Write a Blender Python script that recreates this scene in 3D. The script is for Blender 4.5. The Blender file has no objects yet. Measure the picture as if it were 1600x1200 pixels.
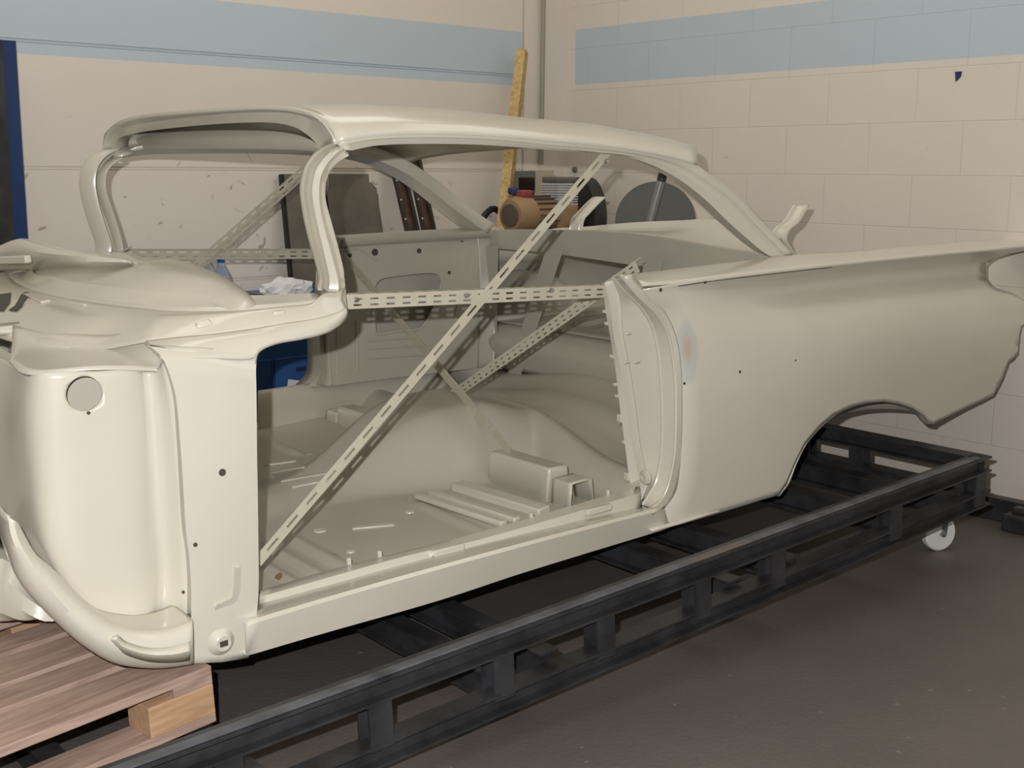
import bpy, bmesh, math, random
from mathutils import Vector, Matrix
random.seed(7)
SC = bpy.context.scene
COL = SC.collection

# ------------------------------------------------------------------ camera, world, lights, exposure
H = 1.40                                             # eye height above the floor (m)
FPX = 1909.87                                        # focal length for a 1600 px wide frame
PITCH, ROLL, YAW_ROOM, YAW_CAR, PITCH_CAR = [math.radians(a) for a in (9.94001, 0.33546, 49.05789, 51.17007, 3.41838)]

def cam_basis(yaw):
    fwd = Vector((0, math.cos(PITCH), -math.sin(PITCH))); right = Vector((1, 0, 0)); up = Vector((0, math.sin(PITCH), math.cos(PITCH)))
    c, s = math.cos(ROLL), math.sin(ROLL)
    r = c*right + s*up; u = -s*right + c*up
    m = Matrix(((math.sin(yaw), math.cos(yaw), 0), (-math.cos(yaw), math.sin(yaw), 0), (0, 0, 1)))
    return m @ r, m @ u, m @ fwd
RW, UW, FW = cam_basis(YAW_ROOM)                      # room axes: +X right wall, +Y left (back) wall
CARM = Matrix.Translation((0, 0, H)) @ Matrix.Rotation(YAW_ROOM-YAW_CAR, 4, 'Z') @ Matrix.Rotation(-PITCH_CAR, 4, 'Y')
CARI = CARM.inverted()

cd = bpy.data.cameras.new('camera'); cam = bpy.data.objects.new('camera', cd); COL.objects.link(cam)
cd.sensor_width = 36; cd.lens = 36*FPX/1600; cd.clip_start = 0.05
mm = Matrix((RW, UW, -FW)).transposed().to_4x4(); mm.translation = (0, 0, H)
cam.matrix_world = mm
SC.camera = cam

wd = bpy.data.worlds.new('world'); SC.world = wd; wd.use_nodes = True
wd.node_tree.nodes['Background'].inputs[0].default_value = (1.0, 0.98, 0.95, 1)
wd.node_tree.nodes['Background'].inputs[1].default_value = 0.045
SC.view_settings.view_transform = 'Standard'; SC.view_settings.look = 'None'
SC.view_settings.gamma = 1; SC.view_settings.use_curve_mapping = False
SC.view_settings.exposure = 0.0

def lamp(name, kind, loc, power, color, size=0.1, rot=(0, 0, 0), size_y=None):
    l = bpy.data.lights.new(name, kind); l.energy = power; l.color = color
    o = bpy.data.objects.new(name, l); COL.objects.link(o); o.location = loc; o.rotation_euler = rot
    if kind == 'AREA':
        l.size = size
        if size_y: l.shape = 'RECTANGLE'; l.size_y = size_y
    else: l.shadow_soft_size = size
    return o
# the camera's own flash, just above and to the left of the lens
fl = Vector((0, 0, H)) - 0.09*RW + 0.095*UW
lamp('camera_flash', 'POINT', fl, 352, (1.0, 0.985, 0.975), 0.012)
# unseen area lights added under the ceiling to brighten walls and room
lamp('ceiling_fill', 'AREA', (2.3, 4.25, 3.9), 26, (1.0, 0.965, 0.91), 3.0, (0, 0, 0), 1.3)
lamp('ceiling_fill.001', 'AREA', (4.0, 1.6, 3.9), 22, (1.0, 0.965, 0.91), 1.3, (0, 0, 0), 3.0)
lamp('ceiling_fill.002', 'AREA', (-1.6, 2.2, 3.9), 8, (1.0, 0.965, 0.91), 2.4, (0, 0, 0), 0.25)

# ------------------------------------------------------------------ tracing helpers
def P(x, y, Y=None, X=None, Z=None):
    """pixel of the photograph -> point of the car frame lying at the given across (Y), along (X) or height (Z)"""
    d = (CARI.to_3x3() @ ((x-800)/FPX*RW - (y-600)/FPX*UW + FW))
    if Y is not None: return d*(Y/d.y)
    if X is not None: return d*(X/d.x)
    return d*(Z/d.z)
def W(x, y, Y=None, X=None, Z=None):
    """the same for the room frame"""
    d = (x-800)/FPX*RW - (y-600)/FPX*UW + FW; o = Vector((0, 0, H))
    if Y is not None: return o + d*(Y/d.y)
    if X is not None: return o + d*(X/d.x)
    return o + d*((Z-H)/d.z)
def px(s):
    return [tuple(float(v) for v in p.split(',')) for p in s.split()]
def C(s, Y=None, X=None, Z=None):
    pts = px(s); out = []
    for i, (x, y) in enumerate(pts):
        t = i/max(1, len(pts)-1)
        f = lambda v: None if v is None else (v[0]+(v[1]-v[0])*t if isinstance(v, tuple) else (v[i] if isinstance(v, list) else v))
        out.append(P(x, y, f(Y), f(X), f(Z)))
    return out
YC = 3.435                                           # centre plane of the car
def mir(c): return [Vector((p.x, 2*YC-p.y, p.z)) for p in c]
def off(c, dx=0, dy=0, dz=0): return [p+Vector((dx, dy, dz)) for p in c]
def full(c): return c + mir(c)[::-1][1:] if abs(c[-1].y-YC) < 1e-4 else c + mir(c)[::-1]

def resample(c, n):
    c = [Vector(p) for p in c]
    if len(c) == 1: return c*n
    dense = []
    m = len(c)
    for i in range(m-1):
        p1, p2 = c[i], c[i+1]
        p0 = c[i-1] if i > 0 else p1*2-p2
        p3 = c[i+2] if i+2 < m else p2*2-p1
        d1 = max((p2-p1).length, 1e-6)
        m1 = (p2-p0)*(d1/max((p2-p1).length+(p1-p0).length, 1e-6)); m2 = (p3-p1)*(d1/max((p3-p2).length+(p2-p1).length, 1e-6))
        for k in range(12):
            t = k/12; t2 = t*t; t3 = t2*t
            dense.append((2*t3-3*t2+1)*p1+(t3-2*t2+t)*m1+(-2*t3+3*t2)*p2+(t3-t2)*m2)
    dense.append(c[-1])
    L = [0]
    for a, b in zip(dense, dense[1:]): L.append(L[-1]+(b-a).length)
    out = []; j = 0
    for k in range(n):
        s = L[-1]*k/(n-1)
        while j < len(L)-2 and L[j+1] < s: j += 1
        t = (s-L[j])/max(L[j+1]-L[j], 1e-9)
        out.append(dense[j].lerp(dense[j+1], min(1, max(0, t))))
    return out

class MB:
    def __init__(s): s.v = []; s.f = []
    def grid(s, rows):
        b = len(s.v); n = len(rows[0])
        for r in rows: s.v += [Vector(p) for p in r]
        for i in range(len(rows)-1):
            for j in range(n-1):
                a = b+i*n+j; s.f.append((a, a+1, a+n+1, a+n))
        return s
    def loft(s, curves, n=32, across=0):
        rows = [resample(c, n) for c in curves]
        if across:
            cols = [resample([r[j] for r in rows], across) for j in range(n)]
            rows = [[cols[j][i] for j in range(n)] for i in range(across)]
        return s.grid(rows)
    def box(s, c, sz, rot=None):
        b = len(s.v); hx, hy, hz = sz[0]/2, sz[1]/2, sz[2]/2
        for x in (-hx, hx):
            for y in (-hy, hy):
                for z in (-hz, hz):
                    p = Vector((x, y, z))
                    if rot is not None: p = rot @ p
                    s.v.append(Vector(c)+p)
        for q in ((0, 1, 3, 2), (4, 6, 7, 5), (0, 4, 5, 1), (2, 3, 7, 6), (0, 2, 6, 4), (1, 5, 7, 3)): s.f.append(tuple(b+i for i in q))
        return s
    def box2(s, a, b): return s.box((Vector(a)+Vector(b))/2, [abs(q-p) for p, q in zip(a, b)])
    def bar(s, a, b, w, h, up=(0, 0, 1)):
        a = Vector(a); b = Vector(b); x = (b-a).normalized(); y = Vector(up).cross(x).normalized(); z = x.cross(y)
        m = Matrix((x, y, z)).transposed()
        return s.box((a+b)/2, ((b-a).length, w, h), m)
    def profile_bar(s, a, b, prof, up=(0, 0, 1)):
        """sweep a closed outline of (side, up) points from a to b"""
        a = Vector(a); b = Vector(b); x = (b-a).normalized(); y = Vector(up).cross(x).normalized(); z = x.cross(y)
        k = len(s.v); n = len(prof)
        for o in (a, b): s.v += [o+y*p[0]+z*p[1] for p in prof]
        for i in range(n): j = (i+1) % n; s.f.append((k+i, k+j, k+n+j, k+n+i))
        s.f.append(tuple(k+i for i in range(n))[::-1]); s.f.append(tuple(k+n+i for i in range(n)))
        return s
    def tube(s, pts, r, n=10, cap=True):
        pts = [Vector(p) for p in pts]; k = len(s.v); m = len(pts); rs = r if isinstance(r, (list, tuple)) else [r]*m
        t0 = (pts[1]-pts[0]).normalized(); ref = Vector((0, 0, 1)) if abs(t0.z) < .9 else Vector((1, 0, 0)); u = t0.cross(ref).normalized()
        for i, p in enumerate(pts):
            t = (pts[min(i+1, m-1)]-pts[max(i-1, 0)]).normalized(); u = (u-t*u.dot(t)).normalized(); w = t.cross(u)
            s.v += [p+(u*math.cos(a)+w*math.sin(a))*rs[i] for a in [2*math.pi*q/n for q in range(n)]]
        for i in range(m-1):
            for q in range(n):
                a = k+i*n+q; b = k+i*n+(q+1) % n; s.f.append((a, b, b+n, a+n))
        if cap:
            s.f.append(tuple(k+q for q in range(n))[::-1]); s.f.append(tuple(k+(m-1)*n+q for q in range(n)))
        return s
    def lathe(s, o, axis, prof, n=28):
        """prof: (distance along axis, radius)"""
        o = Vector(o); axis = Vector(axis).normalized()
        return s.tube([o+axis*(d+1e-5*i) for i, (d, r) in enumerate(prof)], [max(r, 1e-4) for d, r in prof], n)
    def plate(s, outline, holes=(), t=Vector((0, 0.004, 0))):
        """flat or gently curved sheet with holes, given thickness t"""
        bm = bmesh.new(); es = []
        for lp in [outline]+list(holes):
            vs = [bm.verts.new(p) for p in lp]
            es += [bm.edges.new((vs[i], vs[(i+1) % len(vs)])) for i in range(len(vs))]
        bmesh.ops.triangle_fill(bm, use_beauty=True, use_dissolve=False, edges=es)
        r = bmesh.ops.extrude_face_region(bm, geom=bm.faces[:])
        bmesh.ops.translate(bm, vec=t, verts=[g for g in r['geom'] if isinstance(g, bmesh.types.BMVert)])
        bm.verts.index_update(); k = len(s.v)
        s.v += [v.co.copy() for v in bm.verts]; s.f += [tuple(k+v.index for v in f.verts) for f in bm.faces]
        bm.free(); return s
    def build(s, name, mat, parent=None, thick=0, smooth=True, ang=35, bevel=0, offset=0, origin=None):
        me = bpy.data.meshes.new(name); inv = None
        o0 = Vector(origin) if origin is not None else (FR[parent.name] if parent is not None and parent.name in FR else Vector((0, 0, 0)))
        me.from_pydata([p-o0 for p in s.v], [], s.f)
        bm = bmesh.new(); bm.from_mesh(me); bmesh.ops.remove_doubles(bm, verts=bm.verts[:], dist=2e-5)
        bmesh.ops.recalc_face_normals(bm, faces=bm.faces[:]); bm.to_mesh(me); bm.free()
        me.materials.append(mat)
        o = bpy.data.objects.new(name, me); COL.objects.link(o)
        if parent is not None: o.parent = parent
        elif origin is not None: o.location = origin
        if bevel:
            b = o.modifiers.new('bevel', 'BEVEL'); b.width = bevel; b.segments = 2; b.limit_method = 'ANGLE'; b.angle_limit = math.radians(40)
        if thick:
            m = o.modifiers.new('sheet', 'SOLIDIFY'); m.thickness = thick; m.offset = offset
        if smooth:
            me.polygons.foreach_set('use_smooth', [True]*len(me.polygons)); me.set_sharp_from_angle(angle=math.radians(ang))
        return o
def onto(obj, x, y, lift=.0015):
    """point of a part's surface seen at this pixel, lifted a little towards the viewer"""
    d = P(x, y, Y=1.0).normalized(); o0 = FR[obj.parent.name]
    bpy.context.view_layer.update()
    ok, loc, nrm, _ = obj.ray_cast(-o0, d)
    if not ok: return None, None
    n = nrm if nrm.dot(d) < 0 else -nrm
    return loc+o0+n*lift, n
FR = {}                                              # origin of each thing's own frame, in the frame its parts are drawn in
def thing(name, label, cat, origin, frame=None, group=None):
    o = bpy.data.objects.new(name, None); COL.objects.link(o); o.empty_display_size = .1
    m = (frame or Matrix.Identity(4)) @ Matrix.Translation(origin)
    o.matrix_world = m; o['label'] = label; o['category'] = cat
    if group: o['group'] = group
    FR[o.name] = Vector(origin); return o
def tag(o, label, cat, group=None):
    o['label'] = label; o['category'] = cat
    if group: o['group'] = group
    return o
def structure(o): o['kind'] = 'structure'; return o
def cut(o, cutter):
    c = cutter
    m = o.modifiers.new('cut', 'BOOLEAN'); m.object = c; m.solver = 'EXACT'
    bpy.context.view_layer.update()
    me = bpy.data.meshes.new_from_object(o.evaluated_get(bpy.context.evaluated_depsgraph_get()))
    o.modifiers.clear(); o.data = me; cm = c.data
    bpy.data.objects.remove(c); bpy.data.meshes.remove(cm)
def circle(c, r, n=24, ax=1):
    return [Vector(c)+Vector((r*math.cos(a), 0, r*math.sin(a))) for a in [2*math.pi*i/n for i in range(n)]]
def sm(a, b, x): t = min(1, max(0, (x-a)/(b-a))); return t*t*(3-2*t)

# ------------------------------------------------------------------ materials
def srgb(r, g, b):
    f = lambda c: (c/255/12.92) if c/255 <= .04045 else ((c/255+.055)/1.055)**2.4
    return (f(r), f(g), f(b), 1)
def mat(name, col, rough=.5, metal=0, var=.0, vscale=6, bump=0, bscale=60, coat=0, dark=None, spec=.5):
    m = bpy.data.materials.new(name); m.use_nodes = True; nt = m.node_tree; b = nt.nodes['Principled BSDF']
    b.inputs['Base Color'].default_value = col; b.inputs['Roughness'].default_value = rough; b.inputs['Metallic'].default_value = metal
    b.inputs['Coat Weight'].default_value = coat; b.inputs['Coat Roughness'].default_value = .12
    b.inputs['Specular IOR Level'].default_value = spec
    if var or bump or dark:
        tc = nt.nodes.new('ShaderNodeTexCoord')
        if var or dark:
            n = nt.nodes.new('ShaderNodeTexNoise'); n.inputs['Scale'].default_value = vscale; n.inputs['Detail'].default_value = 6
            nt.links.new(tc.outputs['Object'], n.inputs['Vector'])
            r = nt.nodes.new('ShaderNodeValToRGB'); d = dark or tuple(c*(1-var) for c in col[:3])+(1,)
            r.color_ramp.elements[0].position = .35; r.color_ramp.elements[0].color = d
            r.color_ramp.elements[1].position = .62; r.color_ramp.elements[1].color = col
            nt.links.new(n.outputs['Fac'], r.inputs['Fac']); nt.links.new(r.outputs['Color'], b.inputs['Base Color'])
        if bump:
            n2 = nt.nodes.new('ShaderNodeTexNoise'); n2.inputs['Scale'].default_value = bscale; n2.inputs['Detail'].default_value = 4
            nt.links.new(tc.outputs['Object'], n2.inputs['Vector'])
            bp = nt.nodes.new('ShaderNodeBump'); bp.inputs['Strength'].default_value = bump; bp.inputs['Distance'].default_value = .01
            nt.links.new(n2.outputs['Fac'], bp.inputs['Height']); nt.links.new(bp.outputs['Normal'], b.inputs['Normal'])
    return m
def blend(nt, fac, a, b):
    m = nt.nodes.new('ShaderNodeMix'); m.data_type = 'RGBA'
    for sock, v in ((m.inputs[0], fac), (m.inputs[6], a), (m.inputs[7], b)):
        if isinstance(v, bpy.types.NodeSocket): nt.links.new(v, sock)
        else: sock.default_value = v
    return m.outputs[2]
def math_node(nt, op, a, b=None, c=None):
    m = nt.nodes.new('ShaderNodeMath'); m.operation = op
    for i, v in enumerate((a, b, c)):
        if v is None: continue
        if isinstance(v, bpy.types.NodeSocket): nt.links.new(v, m.inputs[i])
        else: m.inputs[i].default_value = v
    return m.outputs[0]
CREAM = srgb(208, 203, 190)
PAINT = mat('cream_primer', CREAM, .28, 0, .05, 2.5, .03, 90, .4)
SEAM = mat('seam_shadow_gap', srgb(70, 66, 56), .7)  # dark colour painted in for the shade inside holes and slots
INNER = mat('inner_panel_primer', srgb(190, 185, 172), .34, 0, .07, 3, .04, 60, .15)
STEEL = mat('perforated_angle_steel', srgb(196, 190, 172), .42, .0, .08, 20)
BLACK = mat('black_painted_steel', srgb(62, 63, 66), .40, .2, dark=srgb(44, 44, 46), vscale=9, bump=.12, bscale=70)
RUST = mat('worn_rail_top', srgb(104, 108, 115), .45, .3, dark=srgb(72, 75, 80), vscale=9)
def rust_patches(m):
    nt = m.node_tree; b = nt.nodes['Principled BSDF']; base = b.inputs['Base Color'].links[0].from_socket
    tc = nt.nodes.new('ShaderNodeTexCoord'); n = nt.nodes.new('ShaderNodeTexNoise'); n.inputs['Scale'].default_value = 3.5; n.inputs['Detail'].default_value = 5
    nt.links.new(tc.outputs['Object'], n.inputs['Vector']); r = nt.nodes.new('ShaderNodeMapRange'); r.inputs['From Min'].default_value = .60; r.inputs['From Max'].default_value = .68; nt.links.new(n.outputs['Fac'], r.inputs['Value'])
    nt.links.new(blend(nt, math_node(nt, 'MULTIPLY', r.outputs[0], .5), base, srgb(122, 100, 82)), b.inputs['Base Color'])
rust_patches(RUST)

# quarter panel paint with a rubbed-through patch
def quarter_paint(c):
    m = PAINT.copy(); m.name = 'cream_primer_with_sanded_patch'; nt = m.node_tree; b = nt.nodes['Principled BSDF']
    base = b.inputs['Base Color'].links[0].from_socket
    tc = nt.nodes.new('ShaderNodeTexCoord'); mp = nt.nodes.new('ShaderNodeMapping'); mp.vector_type = 'POINT'
    mp.inputs['Location'].default_value = (-c[0]*20, 0, -c[2]*10); mp.inputs['Scale'].default_value = (20, 0, 10)
    nt.links.new(tc.outputs['Object'], mp.inputs['Vector'])
    nz = nt.nodes.new('ShaderNodeTexNoise'); nz.inputs['Scale'].default_value = 9; nt.links.new(tc.outputs['Object'], nz.inputs['Vector'])
    ln = nt.nodes.new('ShaderNodeVectorMath'); ln.operation = 'LENGTH'; nt.links.new(mp.outputs['Vector'], ln.inputs[0])
    d = math_node(nt, 'ADD', ln.outputs['Value'], math_node(nt, 'MULTIPLY', nz.outputs['Fac'], .5))
    r1 = nt.nodes.new('ShaderNodeMapRange'); r1.inputs['From Min'].default_value = 1.25; r1.inputs['From Max'].default_value = 1.0; nt.links.new(d, r1.inputs['Value'])
    r2 = nt.nodes.new('ShaderNodeMapRange'); r2.inputs['From Min'].default_value = .85; r2.inputs['From Max'].default_value = .45; nt.links.new(d, r2.inputs['Value'])
    c1 = blend(nt, math_node(nt, 'MULTIPLY', r1.outputs[0], .55), base, srgb(178, 182, 182))
    c2 = blend(nt, math_node(nt, 'MULTIPLY', r2.outputs[0], .45), c1, srgb(176, 148, 116))
    nt.links.new(c2, b.inputs['Base Color']); return m

# ------------------------------------------------------------------ room
XR, YL = 4.85, 5.143                                 # planes of the right and the left (far) wall
def wall_mat(name, axis, blocks):
    m = bpy.data.materials.new(name); m.use_nodes = True; nt = m.node_tree; b = nt.nodes['Principled BSDF']
    b.inputs['Roughness'].default_value = .55
    tc = nt.nodes.new('ShaderNodeTexCoord'); sp = nt.nodes.new('ShaderNodeSeparateXYZ'); nt.links.new(tc.outputs['Object'], sp.inputs[0])
    u = sp.outputs['Y' if axis == 'y' else 'X']; z = sp.outputs['Z']
    nz = nt.nodes.new('ShaderNodeTexNoise'); nz.inputs['Scale'].default_value = 1.3; nz.inputs['Detail'].default_value = 5; nt.links.new(tc.outputs['Object'], nz.inputs['Vector'])
    cream = blend(nt, nz.outputs['Fac'], srgb(216, 207, 196), srgb(224, 216, 206))
    # painted pale blue band
    zb = 1.850 if axis == 'x' else 1.868
    s1 = math_node(nt, 'GREATER_THAN', z, zb); s2 = math_node(nt, 'LESS_THAN', z, 2.135 if axis == 'x' else 2.165)
    s3 = math_node(nt, 'LESS_THAN', u, 4.53 if axis == 'x' else 5.07)
    stripe = math_node(nt, 'MULTIPLY', math_node(nt, 'MULTIPLY', s1, s2), s3)
    col = blend(nt, stripe, cream, srgb(186, 199, 209))
    # scuffs and brown marks, thickest below eye height
    n2 = nt.nodes.new('ShaderNodeTexNoise'); n2.inputs['Scale'].default_value = 15; n2.inputs['Detail'].default_value = 3; n2.inputs['Distortion'].default_value = .9
    nt.links.new(tc.outputs['Object'], n2.inputs['Vector'])
    mk = nt.nodes.new('ShaderNodeMapRange'); mk.inputs['From Min'].default_value = .725 if blocks else .665; mk.inputs['From Max'].default_value = .79 if blocks else .72; nt.links.new(n2.outputs['Fac'], mk.inputs['Value'])
    lo = nt.nodes.new('ShaderNodeMapRange'); lo.inputs['From Min'].default_value = 1.75; lo.inputs['From Max'].default_value = 1.3; nt.links.new(z, lo.inputs['Value'])
    col = blend(nt, math_node(nt, 'MULTIPLY', math_node(nt, 'MULTIPLY', mk.outputs[0], lo.outputs[0]), .55), col, srgb(120, 98, 78))
    bp = nt.nodes.new('ShaderNodeBump'); bp.inputs['Strength'].default_value = .30; bp.inputs['Distance'].default_value = .005
    if blocks:
        cb = nt.nodes.new('ShaderNodeCombineXYZ')
        nt.links.new(math_node(nt, 'SUBTRACT', u, .242), cb.inputs[0]); nt.links.new(math_node(nt, 'SUBTRACT', z, .0355), cb.inputs[1])
        br = nt.nodes.new('ShaderNodeTexBrick'); br.inputs['Scale'].default_value = 1
        br.inputs['Brick Width'].default_value = .45; br.inputs['Row Height'].default_value = .225; br.inputs['Mortar Size'].default_value = .0035; br.inputs['Mortar Smooth'].default_value = .6
        br.inputs['Color1'].default_value = (1, 1, 1, 1); br.inputs['Color2'].default_value = (1, 1, 1, 1); br.inputs['Mortar'].default_value = (0, 0, 0, 1)
        nt.links.new(cb.outputs[0], br.inputs['Vector'])
        n3 = nt.nodes.new('ShaderNodeTexNoise'); n3.inputs['Scale'].default_value = 120; nt.links.new(tc.outputs['Object'], n3.inputs['Vector'])
        nt.links.new(math_node(nt, 'ADD', br.outputs['Color'], math_node(nt, 'MULTIPLY', n3.outputs['Fac'], .25)), bp.inputs['Height'])
        n4 = nt.nodes.new('ShaderNodeTexNoise'); n4.inputs['Scale'].default_value = 3; nt.links.new(tc.outputs['Object'], n4.inputs['Vector'])
        j = math_node(nt, 'MULTIPLY', math_node(nt, 'SUBTRACT', 1.0, br.outputs['Color']), math_node(nt, 'MULTIPLY', n4.outputs['Fac'], .30))
        col = blend(nt, j, col, srgb(150, 134, 118))
    else:
        n3 = nt.nodes.new('ShaderNodeTexNoise'); n3.inputs['Scale'].default_value = 90; nt.links.new(tc.outputs['Object'], n3.inputs['Vector'])
        nt.links.new(n3.outputs['Fac'], bp.inputs['Height']); bp.inputs['Strength'].default_value = .06
    nt.links.new(bp.outputs['Normal'], b.inputs['Normal']); nt.links.new(col, b.inputs['Base Color'])
    return m
wl = MB()
zs = [0, .894, 1.400, 1.906, 2.412, 2.918, 4.0]       # panel courses with a double joint line
for a, b_ in zip(zs, zs[1:]):
    wl.box2((-4, YL, a+.004), (4.525, YL+.1, b_-.012)); wl.box2((-4, YL+.006, b_-.012), (4.525, YL+.1, b_+.004))
    wl.box2((-4, YL+.0005, b_-.0075), (4.525, YL+.1, b_-.0025))
wl.box2((4.531, YL-.012, 0), (XR+.1, YL+.1, 4.0)); wl.box2((4.525, YL+.02, 0), (4.531, YL+.1, 4.0))
structure(wl.build('wall_left', wall_mat('painted_panel_wall', 'x', False), smooth=False, origin=(0, 0, 0)))
structure(MB().box2((XR, -4, 0), (XR+.12, YL+.1, 4.0)).build('wall_right', wall_mat('painted_block_wall', 'y', True), smooth=False, origin=(0, 0, 0)))
def floor_mat():
    m = bpy.data.materials.new('worn_dark_concrete'); m.use_nodes = True; nt = m.node_tree; b = nt.nodes['Principled BSDF']
    tc = nt.nodes.new('ShaderNodeTexCoord'); n = nt.nodes.new('ShaderNodeTexNoise'); n.inputs['Scale'].default_value = 2.2; n.inputs['Detail'].default_value = 8
    nt.links.new(tc.outputs['Object'], n.inputs['Vector'])
    c = blend(nt, n.outputs['Fac'], srgb(84, 79, 77), srgb(106, 100, 97))
    n2 = nt.nodes.new('ShaderNodeTexNoise'); n2.inputs['Scale'].default_value = 26; n2.inputs['Detail'].default_value = 2; nt.links.new(tc.outputs['Object'], n2.inputs['Vector'])
    mk = nt.nodes.new('ShaderNodeMapRange'); mk.inputs['From Min'].default_value = .72; mk.inputs['From Max'].default_value = .78; nt.links.new(n2.outputs['Fac'], mk.inputs['Value'])
    c = blend(nt, math_node(nt, 'MULTIPLY', mk.outputs[0], .55), c, srgb(170, 158, 146))
    nt.links.new(c, b.inputs['Base Color']); b.inputs['Roughness'].default_value = .5
    bp = nt.nodes.new('ShaderNodeBump'); bp.inputs['Strength'].default_value = .15; bp.inputs['Distance'].default_value = .01
    n3 = nt.nodes.new('ShaderNodeTexNoise'); n3.inputs['Scale'].default_value = 60; nt.links.new(tc.outputs['Object'], n3.inputs['Vector'])
    nt.links.new(n3.outputs['Fac'], bp.inputs['Height']); nt.links.new(bp.outputs['Normal'], b.inputs['Normal']); return m
structure(MB().box2((-4, -4, -.1), (XR+.1, YL+.1, 0)).build('floor', floor_mat(), smooth=False, origin=(0, 0, 0)))
structure(MB().box2((-4, -4, 4.0), (XR+.1, YL+.1, 4.1)).build('ceiling', mat('ceiling_paint', srgb(200, 190, 165), .8), smooth=False, origin=(0, 0, 0)))

# ------------------------------------------------------------------ the car body shell
car = thing('car_body', 'cream primed stripped two-door car body shell without doors, standing on pallet and black steel frame', 'car body', (2.5, YC, -1.235), CARM)
def part(mb, name, m=PAINT, parent=None, **k): return mb.build(name, m, parent or car, origin=FR[car.name], **k)
def both(mk, name, m=PAINT, **k):
    """a part and its mirror image on the far side of the car"""
    out = []
    for far in (False, True):
        b = MB(); mk(b, mir if far else (lambda c: c)); out.append(part(b, name, m, **k))
    return out

# roof
drip = "526,224 540,221 558,217.5 575,215.5 624,212 715,212 785,216 855,222 960,232 1010,240 1050,248 1088,258"
rN = resample(C(drip, (2.66, 2.635)), 40)
def crown(X):
    T = [(1.55, .068), (1.85, .066), (2.15, .048), (2.5, .012), (2.8, -.014), (3.12, -.062), (3.4, -.118)]
    for (a, p), (b, q) in zip(T, T[1:]):
        if X <= b: return p+(q-p)*(X-a)/(b-a)
    return T[-1][1]
rows = []
for p in rN:
    f = (p.x-rN[0].x)/(rN[-1].x-rN[0].x)
    xc = 1.575+f*(3.30-1.575); zc = crown(xc)
    r = []
    for i in range(41):
        a = math.pi*i/40; u = -math.cos(a); au = abs(u)
        w = (1-au**4.5)**.5 if au < 1 else 0
        r.append(Vector((p.x+(xc-p.x)*(1-u*u), YC+u*(YC-p.y), p.z+(zc-p.z)*w)))
    rows.append(r)
part(MB().grid(rows), 'roof_panel', thick=.012, ang=60)
# drip rail running down into the slim rear pillar
d1 = C(drip+" 1119,280 1154,306 1184,339 1211,367 1240,399", (2.66, 2.622))
d2 = C("528,227 543,226 560,222 578,219 624,216 715,216 785,220 855,227 960,236 1008,244 1046,253 1080,268 1112,289 1147,316 1178,348 1205,376 1231,402", (2.672, 2.634))
d3 = C("530,229 545,229 562,225 580,222 624,219 715,219 785,223 855,230 960,240 1004,247 1040,258 1072,275 1106,299 1141,326 1172,356 1198,384 1222,403", (2.652, 2.615))
d4 = C("533,233 548,234 566,230 582,227 624,224 715,224 785,227 855,233 960,241 1000,250 1036,265 1068,284 1104,313 1137,345 1165,370 1186,388 1206,402", (2.66, 2.622))
def ret(c, dx, dy, dz): return [p+Vector((dx, dy, dz))*min(1, max(.04, (i-2)/4)) for i, p in enumerate(c)]
both(lambda b, m: b.loft([m(c) for c in (d1, d2, d3, d4, ret(d4, .015, .075, .012), ret(d4, .03, .10, .05))], 60), 'drip_rail', thick=.004, ang=28)
# windscreen header
h1 = C("161,238 160,222 166,206 185,194 215,187 300,176 370,171 440,170 478,176 500,188 515,206 525,225", X=1.58)
h1b = C("166,239 166,225 172,212 190,201 218,193 300,182 370,176 440,175 474,181 495,192 509,208 519,226", X=1.60)
h2 = C("186,246 178,232 184,217 205,209 230,204 300,196 370,191 430,191 462,198 480,209 493,221 506,236", X=1.615)
part(MB().loft([off(h1, .02, 0, .006), h1, h1b, h2, off(h2, .05, 0, .01)], 64), 'windscreen_header', thick=.004, ang=25)
ih = [C("184,238 206,221 232,211 300,205 400,204 452,208 486,219 506,236", X=1.70), C("186,243 206,237 228,234 300,232 400,232 455,233 486,235 510,240", X=1.72), C("186,247 206,244 228,241 300,239 400,239 455,240 486,241 512,244", X=1.76), C("190,247 206,243 230,240 300,238 400,238 455,239 486,240 512,243", X=1.84)]
part(MB().loft(ih, 40), 'header_inner_rail', INNER, thick=.004, ang=25)

# windscreen pillars (wrap-around, reverse raked)
c0 = C("525,224 508,232 494,243 481,262 475,290 475.5,312 482,352 492,392 501,424 503,440 500,454", 2.665)
c1 = C("528,227 514,235 501,247 488,267 482.5,292 484,315 490.5,352 500,392 508,422 510,438 507.5,455", 2.688)
c2 = C("531,229 518,238 506,249 494,269 489,296 491,320 498,354 506,390 513.5,422 516,438 514,456", 2.660)
c3 = C("537,231 524,241 512,254 501,275 498,300 500,326 506,354 516,392 524,422 528,440 528,457", 2.648)
c4 = C("541,233 530,243 517,257 506,279 502.5,300 505,324 512,353 524,392 531,424 534,438 535,456", 2.672)
c5 = C("545,243 529,252 515,268 508.5,288 508.5,312 516.5,344 528.5,388 536,420 538,436 540,452", 2.655)
both(lambda b, m: b.loft([m(c) for c in (off(c0, .03, .07), off(c0, .0, .012), c0, c1, c2, c3, c4, c5, off(c5, .008, .085))], 44), 'windscreen_pillar', thick=.004, ang=28)

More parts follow.
